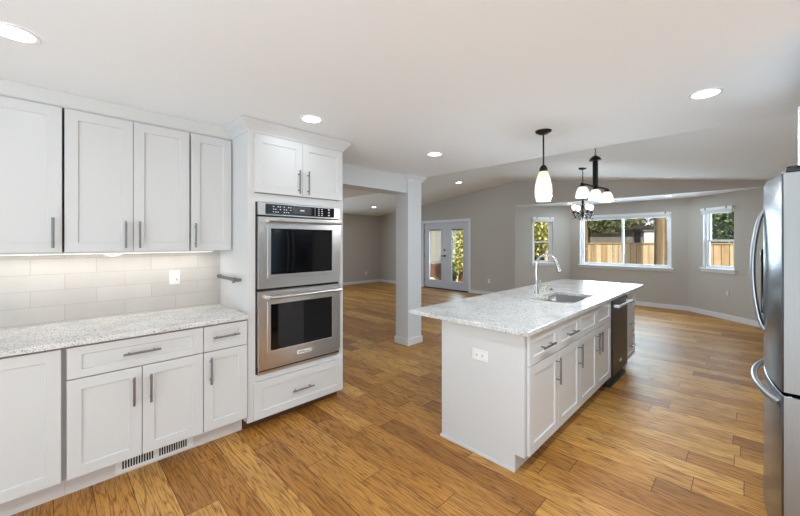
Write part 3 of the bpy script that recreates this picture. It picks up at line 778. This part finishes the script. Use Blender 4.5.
# drawer stack
t = isl('island_drawer_cabinet', 4.533, 4.955, 'white three-drawer island cabinet past the dishwasher'); isl_box(t, 4.533, 4.955)
for (z0, z1) in ((.122, .372), (.378, .628), (.682 - .048, .872)):
    drawer(t, 4.536, 4.950, z0, z1, IX, (4.65, 4.84), (z0 + z1) / 2 + .015, rail=.05)
# counter with sink cut-out
def grid_slab(xs, ys, hole, z0, z1):
    mb = MB(); nx, ny = len(xs) - 1, len(ys) - 1
    inside = lambda i, j: 0 <= i < nx and 0 <= j < ny and (i, j) not in hole
    for i in range(nx):
        for j in range(ny):
            if not inside(i, j): continue
            x0, x1, y0, y1 = xs[i], xs[i + 1], ys[j], ys[j + 1]
            mb.add([(x0, y0, z1), (x1, y0, z1), (x1, y1, z1), (x0, y1, z1)], [(0, 1, 2, 3)])
            mb.add([(x0, y0, z0), (x1, y0, z0), (x1, y1, z0), (x0, y1, z0)], [(3, 2, 1, 0)])
            for (di, dj, a, b) in ((-1, 0, (x0, y0), (x0, y1)), (1, 0, (x1, y0), (x1, y1)), (0, -1, (x0, y0), (x1, y0)), (0, 1, (x0, y1), (x1, y1))):
                if not inside(i + di, j + dj):
                    mb.add([(*a, z0), (*b, z0), (*b, z1), (*a, z1)], [(0, 1, 2, 3)])
    return mb
xs = [-1.936, -1.49, -1.41, -1.10, -.9365]; ys = [2.025, 3.225, 3.42, 3.50, 3.92, 5.33]
ct = grid_slab(xs, ys, {(1, 1), (2, 1), (2, 2), (1, 3), (2, 3)}, .885, .915)
o = ct.build('island_countertop', M['quartz'])
bm = bmesh.new(); bm.from_mesh(o.data); bmesh.ops.remove_doubles(bm, verts=bm.verts, dist=1e-5); bmesh.ops.recalc_face_normals(bm, faces=bm.faces); bm.to_mesh(o.data); bm.free()
b_ = o.modifiers.new('bevel', 'BEVEL'); b_.width = .0025; b_.segments = 2; b_.limit_method = 'ANGLE'
tag(o, 'large speckled quartz island counter with a sink cut into it', 'countertop')
# undermount sink, two bowls
t = thing('sink', 'stainless undermount double bowl sink in the island counter', 'sink', (-1.3, 3.57, .885))
def bowl(x0, y0, x1, y1, depth, rz=.8838):
    mb = MB(); e = .03
    vs = [(x0, y0, rz), (x1, y0, rz), (x1, y1, rz), (x0, y1, rz),
          (x0 + .006, y0 + .006, rz - depth + e), (x1 - .006, y0 + .006, rz - depth + e), (x1 - .006, y1 - .006, rz - depth + e), (x0 + .006, y1 - .006, rz - depth + e),
          (x0 + e, y0 + e, rz - depth), (x1 - e, y0 + e, rz - depth), (x1 - e, y1 - e, rz - depth), (x0 + e, y1 - e, rz - depth)]
    fs = []
    for L in range(2):
        for k in range(4): fs.append((L * 4 + k, L * 4 + (k + 1) % 4, L * 4 + 4 + (k + 1) % 4, L * 4 + 4 + k))
    fs.append((8, 9, 10, 11)); mb.add(vs, fs)
    w = .012          # flange
    for (a0, b0, a1, b1) in ((x0 - w, y0 - w, x1 + w, y0), (x0 - w, y1, x1 + w, y1 + w), (x0 - w, y0, x0, y1), (x1, y0, x1 + w, y1)):
        mb.add([(a0, b0, rz), (a1, b0, rz), (a1, b1, rz), (a0, b1, rz)], [(0, 1, 2, 3)])
    bo = mb.build('bowl', M['sinks'], t, smooth=True)
    sm = bo.modifiers.new('solid', 'SOLIDIFY'); sm.thickness = .0015; sm.offset = -1
    cx, cy = (x0 + x1) / 2, (y0 + y1) / 2
    MB().lathe([(.045, rz - depth + .004), (.038, rz - depth + .006), (.022, rz - depth + .002), (.002, rz - depth + .002)], cx, cy, 20).build('drain', M['chrome'], bo, smooth=True)
bowl(-1.490, 3.223, -1.102, 3.435, .15); bowl(-1.490, 3.485, -1.102, 3.908, .19)
MB().box(-1.48, 3.448, .850, -1.110, 3.472, .872).build('divider', M['sinks'], t, .006)
# faucet
t = thing('faucet', 'tall chrome gooseneck pull-down faucet behind the island sink', 'faucet', (-1.575, 3.60, .915))
MB().lathe([(.030, .915), (.030, .922), (.024, .930), (.023, 1.00), (.018, 1.012), (.0, 1.014)], -1.575, 3.60, 24, cap=True).build('base', M['chrome'], t, smooth=True)
R = .104; pts = [(-1.575, 3.60, 1.00), (-1.575, 3.60, 1.225)]
for k in range(1, 17):
    a = PI * k / 16 * .93; pts.append((-1.575 + R - R * math.cos(a), 3.60, 1.225 + R * math.sin(a)))
MB().tube(pts, .0138, 16).build('spout', M['chrome'], t, smooth=True)
e0 = Vector(pts[-1]); dv = (Vector(pts[-1]) - Vector(pts[-2])).normalized()
MB().tube([e0 - dv * .005, e0 + dv * .01, e0 + dv * .05, e0 + dv * .092], [.0135, .0155, .0175, .0195], 16).build('spray_head', M['chrome'], t, smooth=True)
MB().tube([e0 + dv * .092, e0 + dv * .098], .0165, 16).build('spray_face', M['black'], t)
MB().tube([(-1.575, 3.60, .968), (-1.575, 3.648, .968), (-1.572, 3.662, .985), (-1.566, 3.672, 1.055)], [.012, .012, .010, .006], 12).build('lever', M['chrome'], t, smooth=True)
t = thing('air_gap', 'short chrome dishwasher air gap cylinder beside the faucet', 'air gap', (-1.577, 3.815, .915))
MB().lathe([(.026, .915), (.026, .919), (.0195, .921), (.0195, .972), (.017, .977), (.0, .978)], -1.577, 3.815, 20).build('cap', M['chrome'], t, smooth=True)
o = MB().lathe([(.026, .9152), (.026, .920), (.020, .926), (.010, .929), (.010, .938), (.0, .939)], -1.572, 3.995, 20).build('hole_cover', M['nickel'], None, smooth=True)
tag(o, 'small round metal hole cover on the island counter, right of the air gap', 'cover')

def outlet(name, label, T, horiz, group=None, pm='plate'):
    base = T(0, 0, 0); t = thing(name, label, 'outlet', base, group)
    w, h = (.060, .038) if horiz else (.036, .058)
    pl = MB(T).box(-w, -.006, -h, w, 0, h).build('plate', M[pm], t, .002)
    for k in (-1, 1):
        if horiz: r = (k * .021 - .016, -.014, k * .021 + .016, .014)
        else: r = (-.014, k * .021 - .016, .014, k * .021 + .016)
        f = MB(T).box(r[0], -.008, r[1], r[2], -.0055, r[3]).build('socket', M['vinyl'], pl)
        sb = MB(T); cx, cz = (r[0] + r[2]) / 2, (r[1] + r[3]) / 2
        if horiz: sb.box(cx - .005, -.0084, cz + .004, cx + .005, -.0079, cz + .007); sb.box(cx - .005, -.0084, cz - .007, cx + .005, -.0079, cz - .004); sb.box(cx + .008, -.0084, cz - .002, cx + .012, -.0079, cz + .002)
        else: sb.box(cx - .007, -.0084, cz - .003, cx - .004, -.0079, cz + .007); sb.box(cx + .004, -.0084, cz - .003, cx + .007, -.0079, cz + .007); sb.box(cx - .002, -.0084, cz - .011, cx + .002, -.0079, cz - .007)
        sb.build('slot', M['slot'], f)
    return t
outlet('wall_outlet', 'white double outlet set sideways in the end panel of the island', lambda s, q, z: (-1.298 + s, 2.0655 + q, .686 + z), True)
outlet('wall_outlet', 'white outlet on the grey wall right of the french doors', lambda s, q, z: (-5.03 + s, YW - .0005 + q, .385 + z), False)
outlet('wall_outlet', 'white outlet low on the living room side wall left of the column', lambda s, q, z: (-9.5995 - q, 7.836 + s, .355 + z), False)
T3i = lambda s, q, z: T3(.68 + s, q - .0005, .50 + z)
outlet('wall_outlet', 'grey outlet on the bay wall below the window beside the refrigerator', T3i, False, pm='wall')

# ------------------------------------------------------------------ refrigerator
t = thing('refrigerator', 'stainless french door refrigerator with bottom freezer at the right photo edge', 'refrigerator', (.55, 2.765, 0))
fy0, fy1 = 2.31, 3.22
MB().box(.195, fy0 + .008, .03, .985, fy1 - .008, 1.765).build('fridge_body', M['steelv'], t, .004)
MB().box(.24, fy0 + .03, 0, .95, fy1 - .03, .03).build('base_grille', M['black'], t)
def bowx(y): return .113 - .046 * (1 - ((y - 2.765) / .455) ** 2)
def fdoor(name, y0, y1, z0, z1):
    mb = MB(); n = 12; poly = [(.188, y1), (.188, y0)]
    for k in range(n + 1):
        y = y0 + (y1 - y0) * k / n; poly.append((bowx(y), y))
    mb.prism(poly, z0, z1)
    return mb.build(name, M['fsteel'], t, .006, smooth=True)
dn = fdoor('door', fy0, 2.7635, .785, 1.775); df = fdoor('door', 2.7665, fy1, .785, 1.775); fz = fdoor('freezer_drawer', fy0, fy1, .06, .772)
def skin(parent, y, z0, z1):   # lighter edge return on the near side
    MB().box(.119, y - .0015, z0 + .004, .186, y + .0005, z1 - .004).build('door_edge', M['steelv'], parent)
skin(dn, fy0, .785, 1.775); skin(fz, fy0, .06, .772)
for (dr_, y) in ((dn, 2.722), (df, 2.808)):
    mb = MB(); pts = []; xb = bowx(y)
    for k in range(21):
        u = k / 20; pts.append((xb + .004 - .047 * math.sin(PI * u) ** .6, y, .985 + .655 * u))
    mb.tube(pts, .011, 12); mb.build('handle', M['pull'], dr_, smooth=True)
mb = MB(); pts = []
for k in range(25):
    u = k / 24; y = 2.345 + (3.185 - 2.345) * u; pts.append((bowx(y) + .004 - .042 * math.sin(PI * u) ** .6, y, .725))
mb.tube(pts, .0135, 12); mb.build('handle', M['pull'], fz, smooth=True)
for y in (fy0 + .06, fy1 - .06):
    hm = MB(); hm.box(.125, y - .045, 1.776, .30, y + .035, 1.792); hm.tube([(.15, y - .005, 1.776), (.15, y - .005, 1.806)], .022, 14)
    hm.build('hinge_cover', M['dsteel'], t, .004)
ds = MB().box(.060, 2.90, 1.05, .085, 3.10, 1.42).build('dispenser', M['blackglass'], df, .004)
MB().box(.058, 2.93, 1.34, .061, 3.07, 1.40).build('dispenser_display', M['display'], ds)
# cabinet over it and panel beyond
t = thing('over_fridge_cabinet', 'white cabinet above the refrigerator at the right photo edge', 'cabinet', (.6, 2.77, 1.86))
MB().box(.252, 2.285, 1.86, .998, 3.245, 2.30).build('cabinet_box', M['carc'], t)
door(t, 2.29, 2.763, 1.865, 2.296, .23, d=-1); door(t, 2.767, 3.24, 1.865, 2.296, .23, d=-1)
tag(MB().box(.226, 3.247, 0, .998, 3.272, 2.30).build('fridge_side_panel', M['cab'], None, .002), 'tall white panel on the far side of the refrigerator', 'panel')

# ------------------------------------------------------------------ lights on the ceilings
def downlight(label, x, y, z, tilt=0.0, r=.085, watts=None, group='recessed ceiling lights'):
    t = thing('recessed_light', label, 'light', (x, y, z), group)
    mb = MB(); n = 32
    mb.lathe([(r, z - .0015), (r, z - .004), (r * .97, z - .007), (r * .80, z - .004), (r * .80, z - .0015)], x, y, n, cap=False)
    mb.build('trim_ring', M['trim'], t, smooth=True)
    MB().lathe([(r * .80, z - .0015), (r * .80, z - .0042), (.001, z - .0042)], x, y, n).build('lens', M['lens'], t)
    ld = bpy.data.lights.new('beam', 'AREA'); ld.shape = 'DISK'; ld.size = r * 1.5; ld.energy = DOWN_W if watts is None else watts; ld.color = (.76, .90, 1)
    lo = bpy.data.objects.new('beam', ld); COL.objects.link(lo); lo.parent = t; lo.location = (0, 0, -.012); lo['_o'] = (0, 0, 0)
    t.rotation_euler = (0, tilt, 0)
    return t
downlight('recessed light in the upper left corner of the photo, above the counter', -2.33, -.125, ZC, watts=1.1)
downlight('recessed light in the ceiling just in front of the oven tower', -2.354, 1.388, ZC, watts=1.25)
downlight('recessed light in the flat ceiling nearest the column', -2.36, 2.866, ZC)
downlight('recessed light in the flat ceiling above the refrigerator side of the island', -.184, 2.904, ZC, watts=13)
downlight('recessed light over the walkway between the ovens and the refrigerator', -.184, 1.388, ZC, watts=19)
downlight('recessed light in the sloped ceiling right of the column', -5.10, 7.14, zv(-5.10), tilt=-math.atan(SL))
downlight('recessed light in the sloped living room ceiling left of the column', -8.32, 7.11, zv(-8.32), tilt=-math.atan(SL))
downlight('small recessed light in the bay ceiling behind the chandelier', -3.03, 8.80, 2.39, r=.06, watts=4.5)
downlight('small recessed light in the bay ceiling above the right end of the wide window', -1.12, 8.76, 2.39, r=.06, watts=4.5)

def glow(parent, loc, watts):
    ld = bpy.data.lights.new('bulb_glow', 'POINT'); ld.energy = watts; ld.color = (.90, .95, 1); ld.shadow_soft_size = .05
    lo = bpy.data.objects.new('bulb_glow', ld); COL.objects.link(lo); lo.parent = parent; lo.location = Vector(loc) - Vector(parent['_o']); lo['_o'] = (0, 0, 0)
# pendant over the island
M['shade1'] = shade_glass('lit_pendant_glass', 1.0, (1.0, .78, .48, 1), -.605, -.34)
px, py = -1.218, 2.92
t = thing('pendant_light', 'single pendant with tall milky glass shade on a dark rod over the island', 'pendant light', (px, py, ZC))
MB().lathe([(.001, ZC - .030), (.030, ZC - .028), (.062, ZC - .012), (.066, ZC - .006), (.066, ZC)], px, py, 28).build('canopy', M['bronze'], t, smooth=True)
MB().tube([(px, py, ZC - .028), (px, py, 2.10)], .0065, 10).build('rod', M['bronze'], t, smooth=True)
MB().lathe([(.006, 2.115), (.020, 2.105), (.032, 2.082), (.034, 2.060), (.030, 2.048)], px, py, 24).build('socket_cap', M['bronze'], t, smooth=True)
pr_ = [(.033, 2.056), (.044, 2.030), (.057, 1.985), (.066, 1.940), (.070, 1.895), (.068, 1.855), (.062, 1.825), (.057, 1.808)]
sh = MB().lathe(pr_ + [(r - .004, z) for r, z in pr_[::-1]], px, py, 32, cap=False).build('shade', M['shade1'], t, smooth=True)
MB().ball((px, py, 1.90), .03, 12).build('bulb', M['bulb'], t, smooth=True)
glow(t, (px, py, 1.78), BULB_W * .75)

# three-light linear fixture hanging from the vault beyond the island
M['shade3'] = shade_glass('lit_bar_shade_glass', 0.95, (1.0, .78, .48, 1), -.70, -.585)
A = Vector((-1.23, 3.945, 2.075)); B = Vector((-1.155, 4.55, 2.075)); Cn = (A + B) / 2; ztop = zv(Cn.x)
t = thing('linear_light', 'dark three-shade bar light hanging past the island from the sloped ceiling', 'ceiling light', (Cn.x, Cn.y, ztop))
MB().lathe([(.001, ztop - .03), (.05, ztop - .025), (.065, ztop - .008), (.065, ztop)], Cn.x, Cn.y, 24).build('canopy', M['bronze'], t, smooth=True)
ch = MB(); z = ztop - .025; k = 0
while z > 2.43:
    a = (0.008 * (k % 2), 0.008 * (1 - k % 2)); ring = [(Cn.x + a[0] * math.cos(2 * PI * i / 10), Cn.y + a[1] * math.cos(2 * PI * i / 10), z - .016 + .017 * math.sin(2 * PI * i / 10)) for i in range(11)]
    ch.tube(ring, .0025, 5, cap=False); z -= .027; k += 1
ch.build('chain', M['bronze'], t)
MB().lathe([(.008, 2.425), (.020, 2.418), (.040, 2.405), (.062, 2.375), (.064, 2.368), (.030, 2.362)], Cn.x, Cn.y, 24).build('cap', M['bronze'], t, smooth=True)
st = MB()
for (dx, dy) in ((.012, .012), (-.012, -.012), (.012, -.012), (-.012, .012)): st.tube([(Cn.x + dx, Cn.y + dy, 2.37), (Cn.x + dx, Cn.y + dy, 2.075)], .012, 8)
st.build('stem', M['bronze'], t, smooth=True)
u_ = (B - A).normalized()
MB().tube([A - u_ * .02, B + u_ * .02], .013, 12).build('bar', M['bronze'], t, smooth=True)
for p in (A, Cn, B):
    MB().lathe([(.012, p.z + .0), (.026, p.z - .012), (.030, p.z - .03), (.034, p.z - .036)], p.x, p.y, 20).build('socket_cap', M['bronze'], t, smooth=True)
    pr_ = [(.032, p.z - .030), (.047, p.z - .044), (.060, p.z - .075), (.068, p.z - .110), (.072, p.z - .142)]
    s_ = MB().lathe(pr_ + [(r - .004, z) for r, z in pr_[::-1]], p.x, p.y, 28, cap=False).build('shade', M['shade3'], t, smooth=True)
    MB().ball((p.x, p.y, p.z - .10), .028, 12).build('bulb', M['bulb'], s_, smooth=True)
    glow(t, (p.x, p.y, p.z - .17), BULB_W * .48)

# chandelier in front of the bay
hx, hy = -2.08, 6.68; hz = zv(hx)
t = thing('chandelier', 'dark wrought chandelier with curled arms and bright bulbs in front of the bay', 'chandelier', (hx, hy, hz))
MB().lathe([(.001, hz - .03), (.05, hz - .025), (.07, hz - .008), (.07, hz + .008)], hx, hy, 24).build('canopy', M['bronze'], t, smooth=True)
MB().tube([(hx, hy, hz - .025), (hx, hy, 2.20)], .008, 8).build('rod', M['bronze'], t, smooth=True)
MB().lathe([(.008, 2.21), (.022, 2.18), (.012, 2.13), (.028, 2.08), (.014, 2.02), (.034, 1.965), (.020, 1.92), (.008, 1.885), (.001, 1.86)], hx, hy, 20).build('centre_column', M['bronze'], t, smooth=True)
for k in range(4):
    a = PI / 2 * k + TH + .0; ca, sa = math.cos(a), math.sin(a)
    P = lambda r, z: (hx + r * ca, hy + r * sa, z)
    pts = [P(.02, 1.96), P(.06, 1.915), P(.10, 1.89), P(.13, 1.90), P(.150, 1.935), P(.155, 1.975)]
    arm = MB().tube(pts, .0075, 8); arm.tube([P(.08, 1.90), P(.07, 1.945), P(.10, 1.965), P(.12, 1.945), P(.105, 1.93)], .0045, 6)
    ar = arm.build('arm', M['nickel'] if k % 2 else M['bronze'], t, smooth=True)
    q = P(.155, 0)
    MB().lathe([(.008, 1.965), (.030, 1.982), (.036, 1.992), (.012, 1.994), (.011, 2.03)], q[0], q[1], 16).build('candle_cup', M['bronze'], ar, smooth=True)
    MB().lathe([(.011, 2.03), (.026, 2.045), (.036, 2.07), (.034, 2.10), (.022, 2.12), (.001, 2.125)], q[0], q[1], 16).build('bulb', M['bulb'], ar, smooth=True)
    lf = MB()
    for j in range(5):
        b = a + j * 1.25; lf.ball((q[0] + .03 * math.cos(b), q[1] + .03 * math.sin(b), 1.945 - .018 * j), .018, 6, (1, 1, .5))
    lf.build('leaf_cluster', M['bronze'], ar)
    MB().ball((q[0], q[1], 1.855), .012, 8, (.8, .8, 1.8)).build('crystal_drop', M['crystal'], ar, smooth=True)

glow(t, (hx, hy, 2.0), BULB_W * .6)
# ------------------------------------------------------------------ outside
struct(MB().prism([(-40, -12), (-9.75, -12), (-9.75, 8.6), (-4.4, 8.6), (-3.3, 9.65), (-.8, 9.65), (.35, 8.6), (2.75, 8.6), (2.75, -12), (40, -12), (40, 60), (-40, 60)], -.45, -.22).build('ground', M['soil']))
struct(MB().box(-9.2, 8.6, -.22, -4.6, 10.6, -.06).build('patio', M['patio']))

def fence(name, label, p0, p1, zb, zt, mat, group=None, lap=.004):
    d = Vector((p1[0] - p0[0], p1[1] - p0[1], 0)); L = d.length; d.normalize(); n = Vector((d.y, -d.x, 0))
    T = lambda s, q, z: tuple(Vector((p0[0], p0[1], 0)) + d * s + n * q + Vector((0, 0, z)))
    t = thing(name, label, 'fence', (*p0, zb), group)
    mb = MB(T); s = 0.0; k = 0
    while s < L:
        mb.box(s, 0, zb, min(s + .186, L), .018 + (.006 if k % 2 else 0), zt - .02); s += .19; k += 1
    mb.build('board_panel', mat, t)
    MB(T).box(0, -.045, zt - .02, L, .05, zt + .02).build('cap_rail', M['post'], t)
    MB(T).box(0, -.04, zb + .25, L, 0, zb + .34).build('rail', M['post'], t)
    s = 1.1
    while s < L:
        MB(T).box(s - .05, -.06, zb, s + .05, .04, zt).build('post', M['post'], t); s += 2.3
    return t
fence('cedar_fence', 'sunlit cedar board fence seen through the wide bay window', (-7.6, 15.0), (3.2, 15.0), -.22, 1.41, M['fence'])
fence('weathered_fence', 'weathered board fence behind the soil bank, seen through the french doors', (-17.5, 13.4), (-7.7, 13.4), .42, 2.0, M['fence2'])
# soil bank and rocks beyond the patio
bk = MB().prism_x([(12.0, -.22), (12.5, .35), (13.3, .46), (14.0, .46), (14.0, -.22)], -17.5, -7.7).build('soil_bank', M['brown'])
struct(bk)
rnd = random.Random(3)
rk = None
for i in range(10):
    x = -13.4 + i * .44 + rnd.uniform(-.02, .02); y = 11.4 + rnd.uniform(-.25, .3); r = rnd.uniform(.13, .185)
    bm = bmesh.new(); bmesh.ops.create_icosphere(bm, subdivisions=2, radius=r)
    for v_ in bm.verts: v_.co *= 1 + rnd.uniform(-.16, .16); v_.co.z *= .65
    me = bpy.data.meshes.new('garden_rock'); bm.to_mesh(me); bm.free(); me.materials.append(M['rock'])
    o = bpy.data.objects.new('garden_rock', me); COL.objects.link(o); o.location = (x, y, -.22 + r * .45)
    tag(o, 'pale rounded rock in the row edging the soil bank behind the french doors', 'rock', 'rocks edging the soil bank')

def foliage(mb, c, rad, n, size, rn, flat=1.0, droop=0.0):
    vs = []; fs = []
    for i in range(n):
        while True:
            p = Vector((rn.uniform(-1, 1), rn.uniform(-1, 1), rn.uniform(-1, 1)))
            if .25 < p.length < 1: break
        p = Vector((c[0] + p.x * rad[0], c[1] + p.y * rad[1], c[2] + p.z * rad[2]))
        a = Vector((rn.gauss(0, 1), rn.gauss(0, 1), rn.gauss(0, 1) * flat - droop)).normalized()
        b = a.cross(Vector((rn.gauss(0, 1), rn.gauss(0, 1), rn.gauss(0, 1)))).normalized()
        s = size * rn.uniform(.6, 1.3); o = len(vs)
        vs += [tuple(p - a * s), tuple(p + b * s * .42), tuple(p + a * s), tuple(p - b * s * .42)]; fs.append((o, o + 1, o + 2, o + 3))
    mb.add(vs, fs)
def tree(name, label, cat, base, blobs, trunk, leaf, bark, n, size, seed, group=None, droop=0.0):
    rn = random.Random(seed); t = thing(name, label, cat, base, group)
    mb = MB()
    for (dx, dy, z, rx, ry, rz, w) in blobs: foliage(mb, (base[0] + dx, base[1] + dy, z), (rx, ry, rz), int(n * w), size, rn, droop=droop)
    mb.build('foliage', leaf, t)
    for tr in trunk:
        MB().tube([(base[0] + p[0], base[1] + p[1], p[2]) for p in tr], [p[3] for p in tr], 10).build('trunk', bark, t, smooth=True)
    return t
gz = -.22
# through the small left bay window
tree('garden_tree', 'pale forked tree with yellow-green leaves seen through the narrow left bay window', 'tree', (-5.15, 12.4, gz),
     [(0, 0, 2.2, .9, .7, .95, 1.0), (-.4, .2, 1.5, .8, .6, .6, .5)],
     [[(0, 0, gz, .07), (.06, 0, .7, .06), (.1, 0, 1.3, .055), (-.02, 0, 2.5, .035), (-.1, 0, 3.2, .02)], [(.1, 0, 1.25, .05), (.28, .05, 1.8, .035), (.42, .05, 2.6, .02)]], M['leafyel'], M['barkpale'], 1300, .085, 11)
tree('hedge_shrub', 'dark green shrub low behind the forked tree', 'shrub', (-5.9, 14.1, gz), [(0, 0, .75, 1.3, .5, 1.0, 1.0), (-.6, 0, 1.6, 1.0, .5, .9, .8)], [[(0, 0, gz, .05), (0, 0, .8, .03)]], M['leafdark'], M['bark'], 2600, .09, 12)
# through the french doors
tree('sunlit_shrub', 'tall sunlit yellow-green shrub seen through the right french door', 'shrub', (-8.42, 11.6, gz),
     [(0, 0, 1.3, .62, .5, 1.15, 1.0), (.1, .2, 2.2, .6, .5, .8, .6)], [[(.1, -.1, gz, .05), (.2, -.1, .9, .04), (.3, 0, 2.2, .02)], [(-.2, 0, gz, .04), (-.35, 0, 1.5, .02)]], M['leafyel'], M['barkpale'], 2600, .075, 13)
tree('low_shrub', 'small dark bush at the foot of the sunlit shrub', 'shrub', (-8.15, 10.85, gz), [(0, 0, .22, .32, .22, .34, 1.0)], [[(0, 0, gz, .03), (0, 0, .2, .02)]], M['leafdark'], M['bark'], 700, .07, 14)
tree('broadleaf_tree', 'leafy green tree above the weathered fence', 'tree', (-13.6, 14.8, gz), [(0, 0, 3.2, 2.2, 1.0, 1.3, 1.0), (2.2, .3, 3.0, 2.0, 1.0, 1.5, 1.0)], [[(0, 0, gz, .14), (0, 0, 3.2, .08)]], M['leafmid'], M['bark'], 1900, .12, 15)
# through the wide window
tree('leaning_conifer', 'conifer with drooping pale green branches behind the cedar fence', 'tree', (-5.0, 16.6, gz),
     [(0, 0, 2.9, 1.2, .7, 1.2, .9), (1.1, -.5, 2.35, 1.0, .6, .55, .45), (1.6, -.3, 3.1, 1.2, .6, .5, .5), (2.8, -.2, 3.0, 1.0, .6, .5, .45)],
     [[(0, 0, gz, .16), (0, 0, 4.2, .07)], [(0, 0, 2.6, .05), (1.2, -.4, 2.35, .035), (2.2, -.5, 2.25, .015)], [(0, 0, 3.1, .05), (1.6, -.3, 3.0, .03), (3.4, -.2, 3.05, .012)]],
     M['leafmid'], M['bark'], 2300, .12, 16, droop=.6)
tree('thick_cedar_trunk', 'thick brown cedar trunk at the right end of the wide window', 'tree', (-2.02, 14.2, gz),
     [(.1, .2, 4.2, 1.3, .45, 1.0, 1.0)], [[(0, 0, gz, .24), (0, 0, .3, .19), (0, 0, 1.8, .175), (.02, 0, 4.4, .14)]], M['leafdark'], M['bark'], 1200, .12, 17)
tree('slim_cedar_trunk', 'slim tan trunk at the left end of the wide window', 'tree', (-4.36, 14.3, gz),
     [(-.2, .1, 3.7, .7, .4, .9, 1.0)], [[(0, 0, gz, .11), (0, 0, 1.4, .085), (-.02, 0, 3.6, .06)]], M['leafmid'], M['bark'], 900, .11, 18)
tree('hedge_tree', 'dense dark green hedge tree behind the fence, seen through the window beside the refrigerator', 'tree', (.55, 16.2, gz),
     [(0, 0, 2.3, 1.7, .8, 1.9, 1.0), (1.6, .2, 2.2, 1.4, .8, 1.8, .8)], [[(0, 0, gz, .1), (0, 0, 2.4, .06)]], M['leafhedge'], M['bark'], 3600, .10, 19)
for i, (x, y, h, r, lab) in enumerate([(-8.9, 20.6, 5.2, 2.0, 'big dark evergreen beyond the fence behind the forked tree'), (-6.4, 28.0, 7.0, 3.0, 'large distant evergreen filling the left part of the wide window'),
                                      (-.2, 27.0, 6.0, 2.8, 'distant evergreen above the grey house'), (4.6, 22.0, 6.0, 2.6, 'large distant evergreen behind the hedge tree'),
                                      (-17.5, 20.0, 6.5, 3.2, 'large distant evergreen beyond the weathered fence'), (-12.2, 18.6, 5.0, 1.7, 'dark evergreen between the two fences')]):
    tree('evergreen_tree', lab, 'tree', (x, y, gz), [(0, 0, h * .45, r, r * .6, h * .5, 1.0), (0, 0, h * .8, r * .6, r * .4, h * .3, .4)], [[(0, 0, gz, .2), (0, 0, h * .8, .08)]], M['leafdark'], M['bark'], 3000, .2, 30 + i)
# neighbour's house
t = thing('neighbour_house', 'low grey neighbouring house beyond the cedar fence', 'house', (-4.6, 21.5, gz))
MB().box(-6.2, 20.4, gz, -3.55, 23.5, 2.15).build('wall', M['siding'], t)
MB().prism_y([(-6.6, 2.1), (-3.2, 2.1), (-3.2, 2.22), (-4.9, 3.0), (-6.6, 2.22)], 20.1, 23.8).build('roof', M['roofing'], t)
MB().box(-3.95, 20.36, gz, -3.70, 20.4, 1.95).build('door', M['black'], t)
t = thing('garden_shed', 'narrow white shed box standing right of the grey house', 'shed', (-3.05, 19.4, gz))
MB().box(-3.35, 19.2, gz, -2.72, 19.8, 1.95).build('wall', M['vinyl'], t)
MB().box(-3.40, 19.15, 1.95, -2.67, 19.85, 2.02).build('roof', M['siding'], t)

for o in bpy.data.objects:
    if '_o' in o: del o['_o']
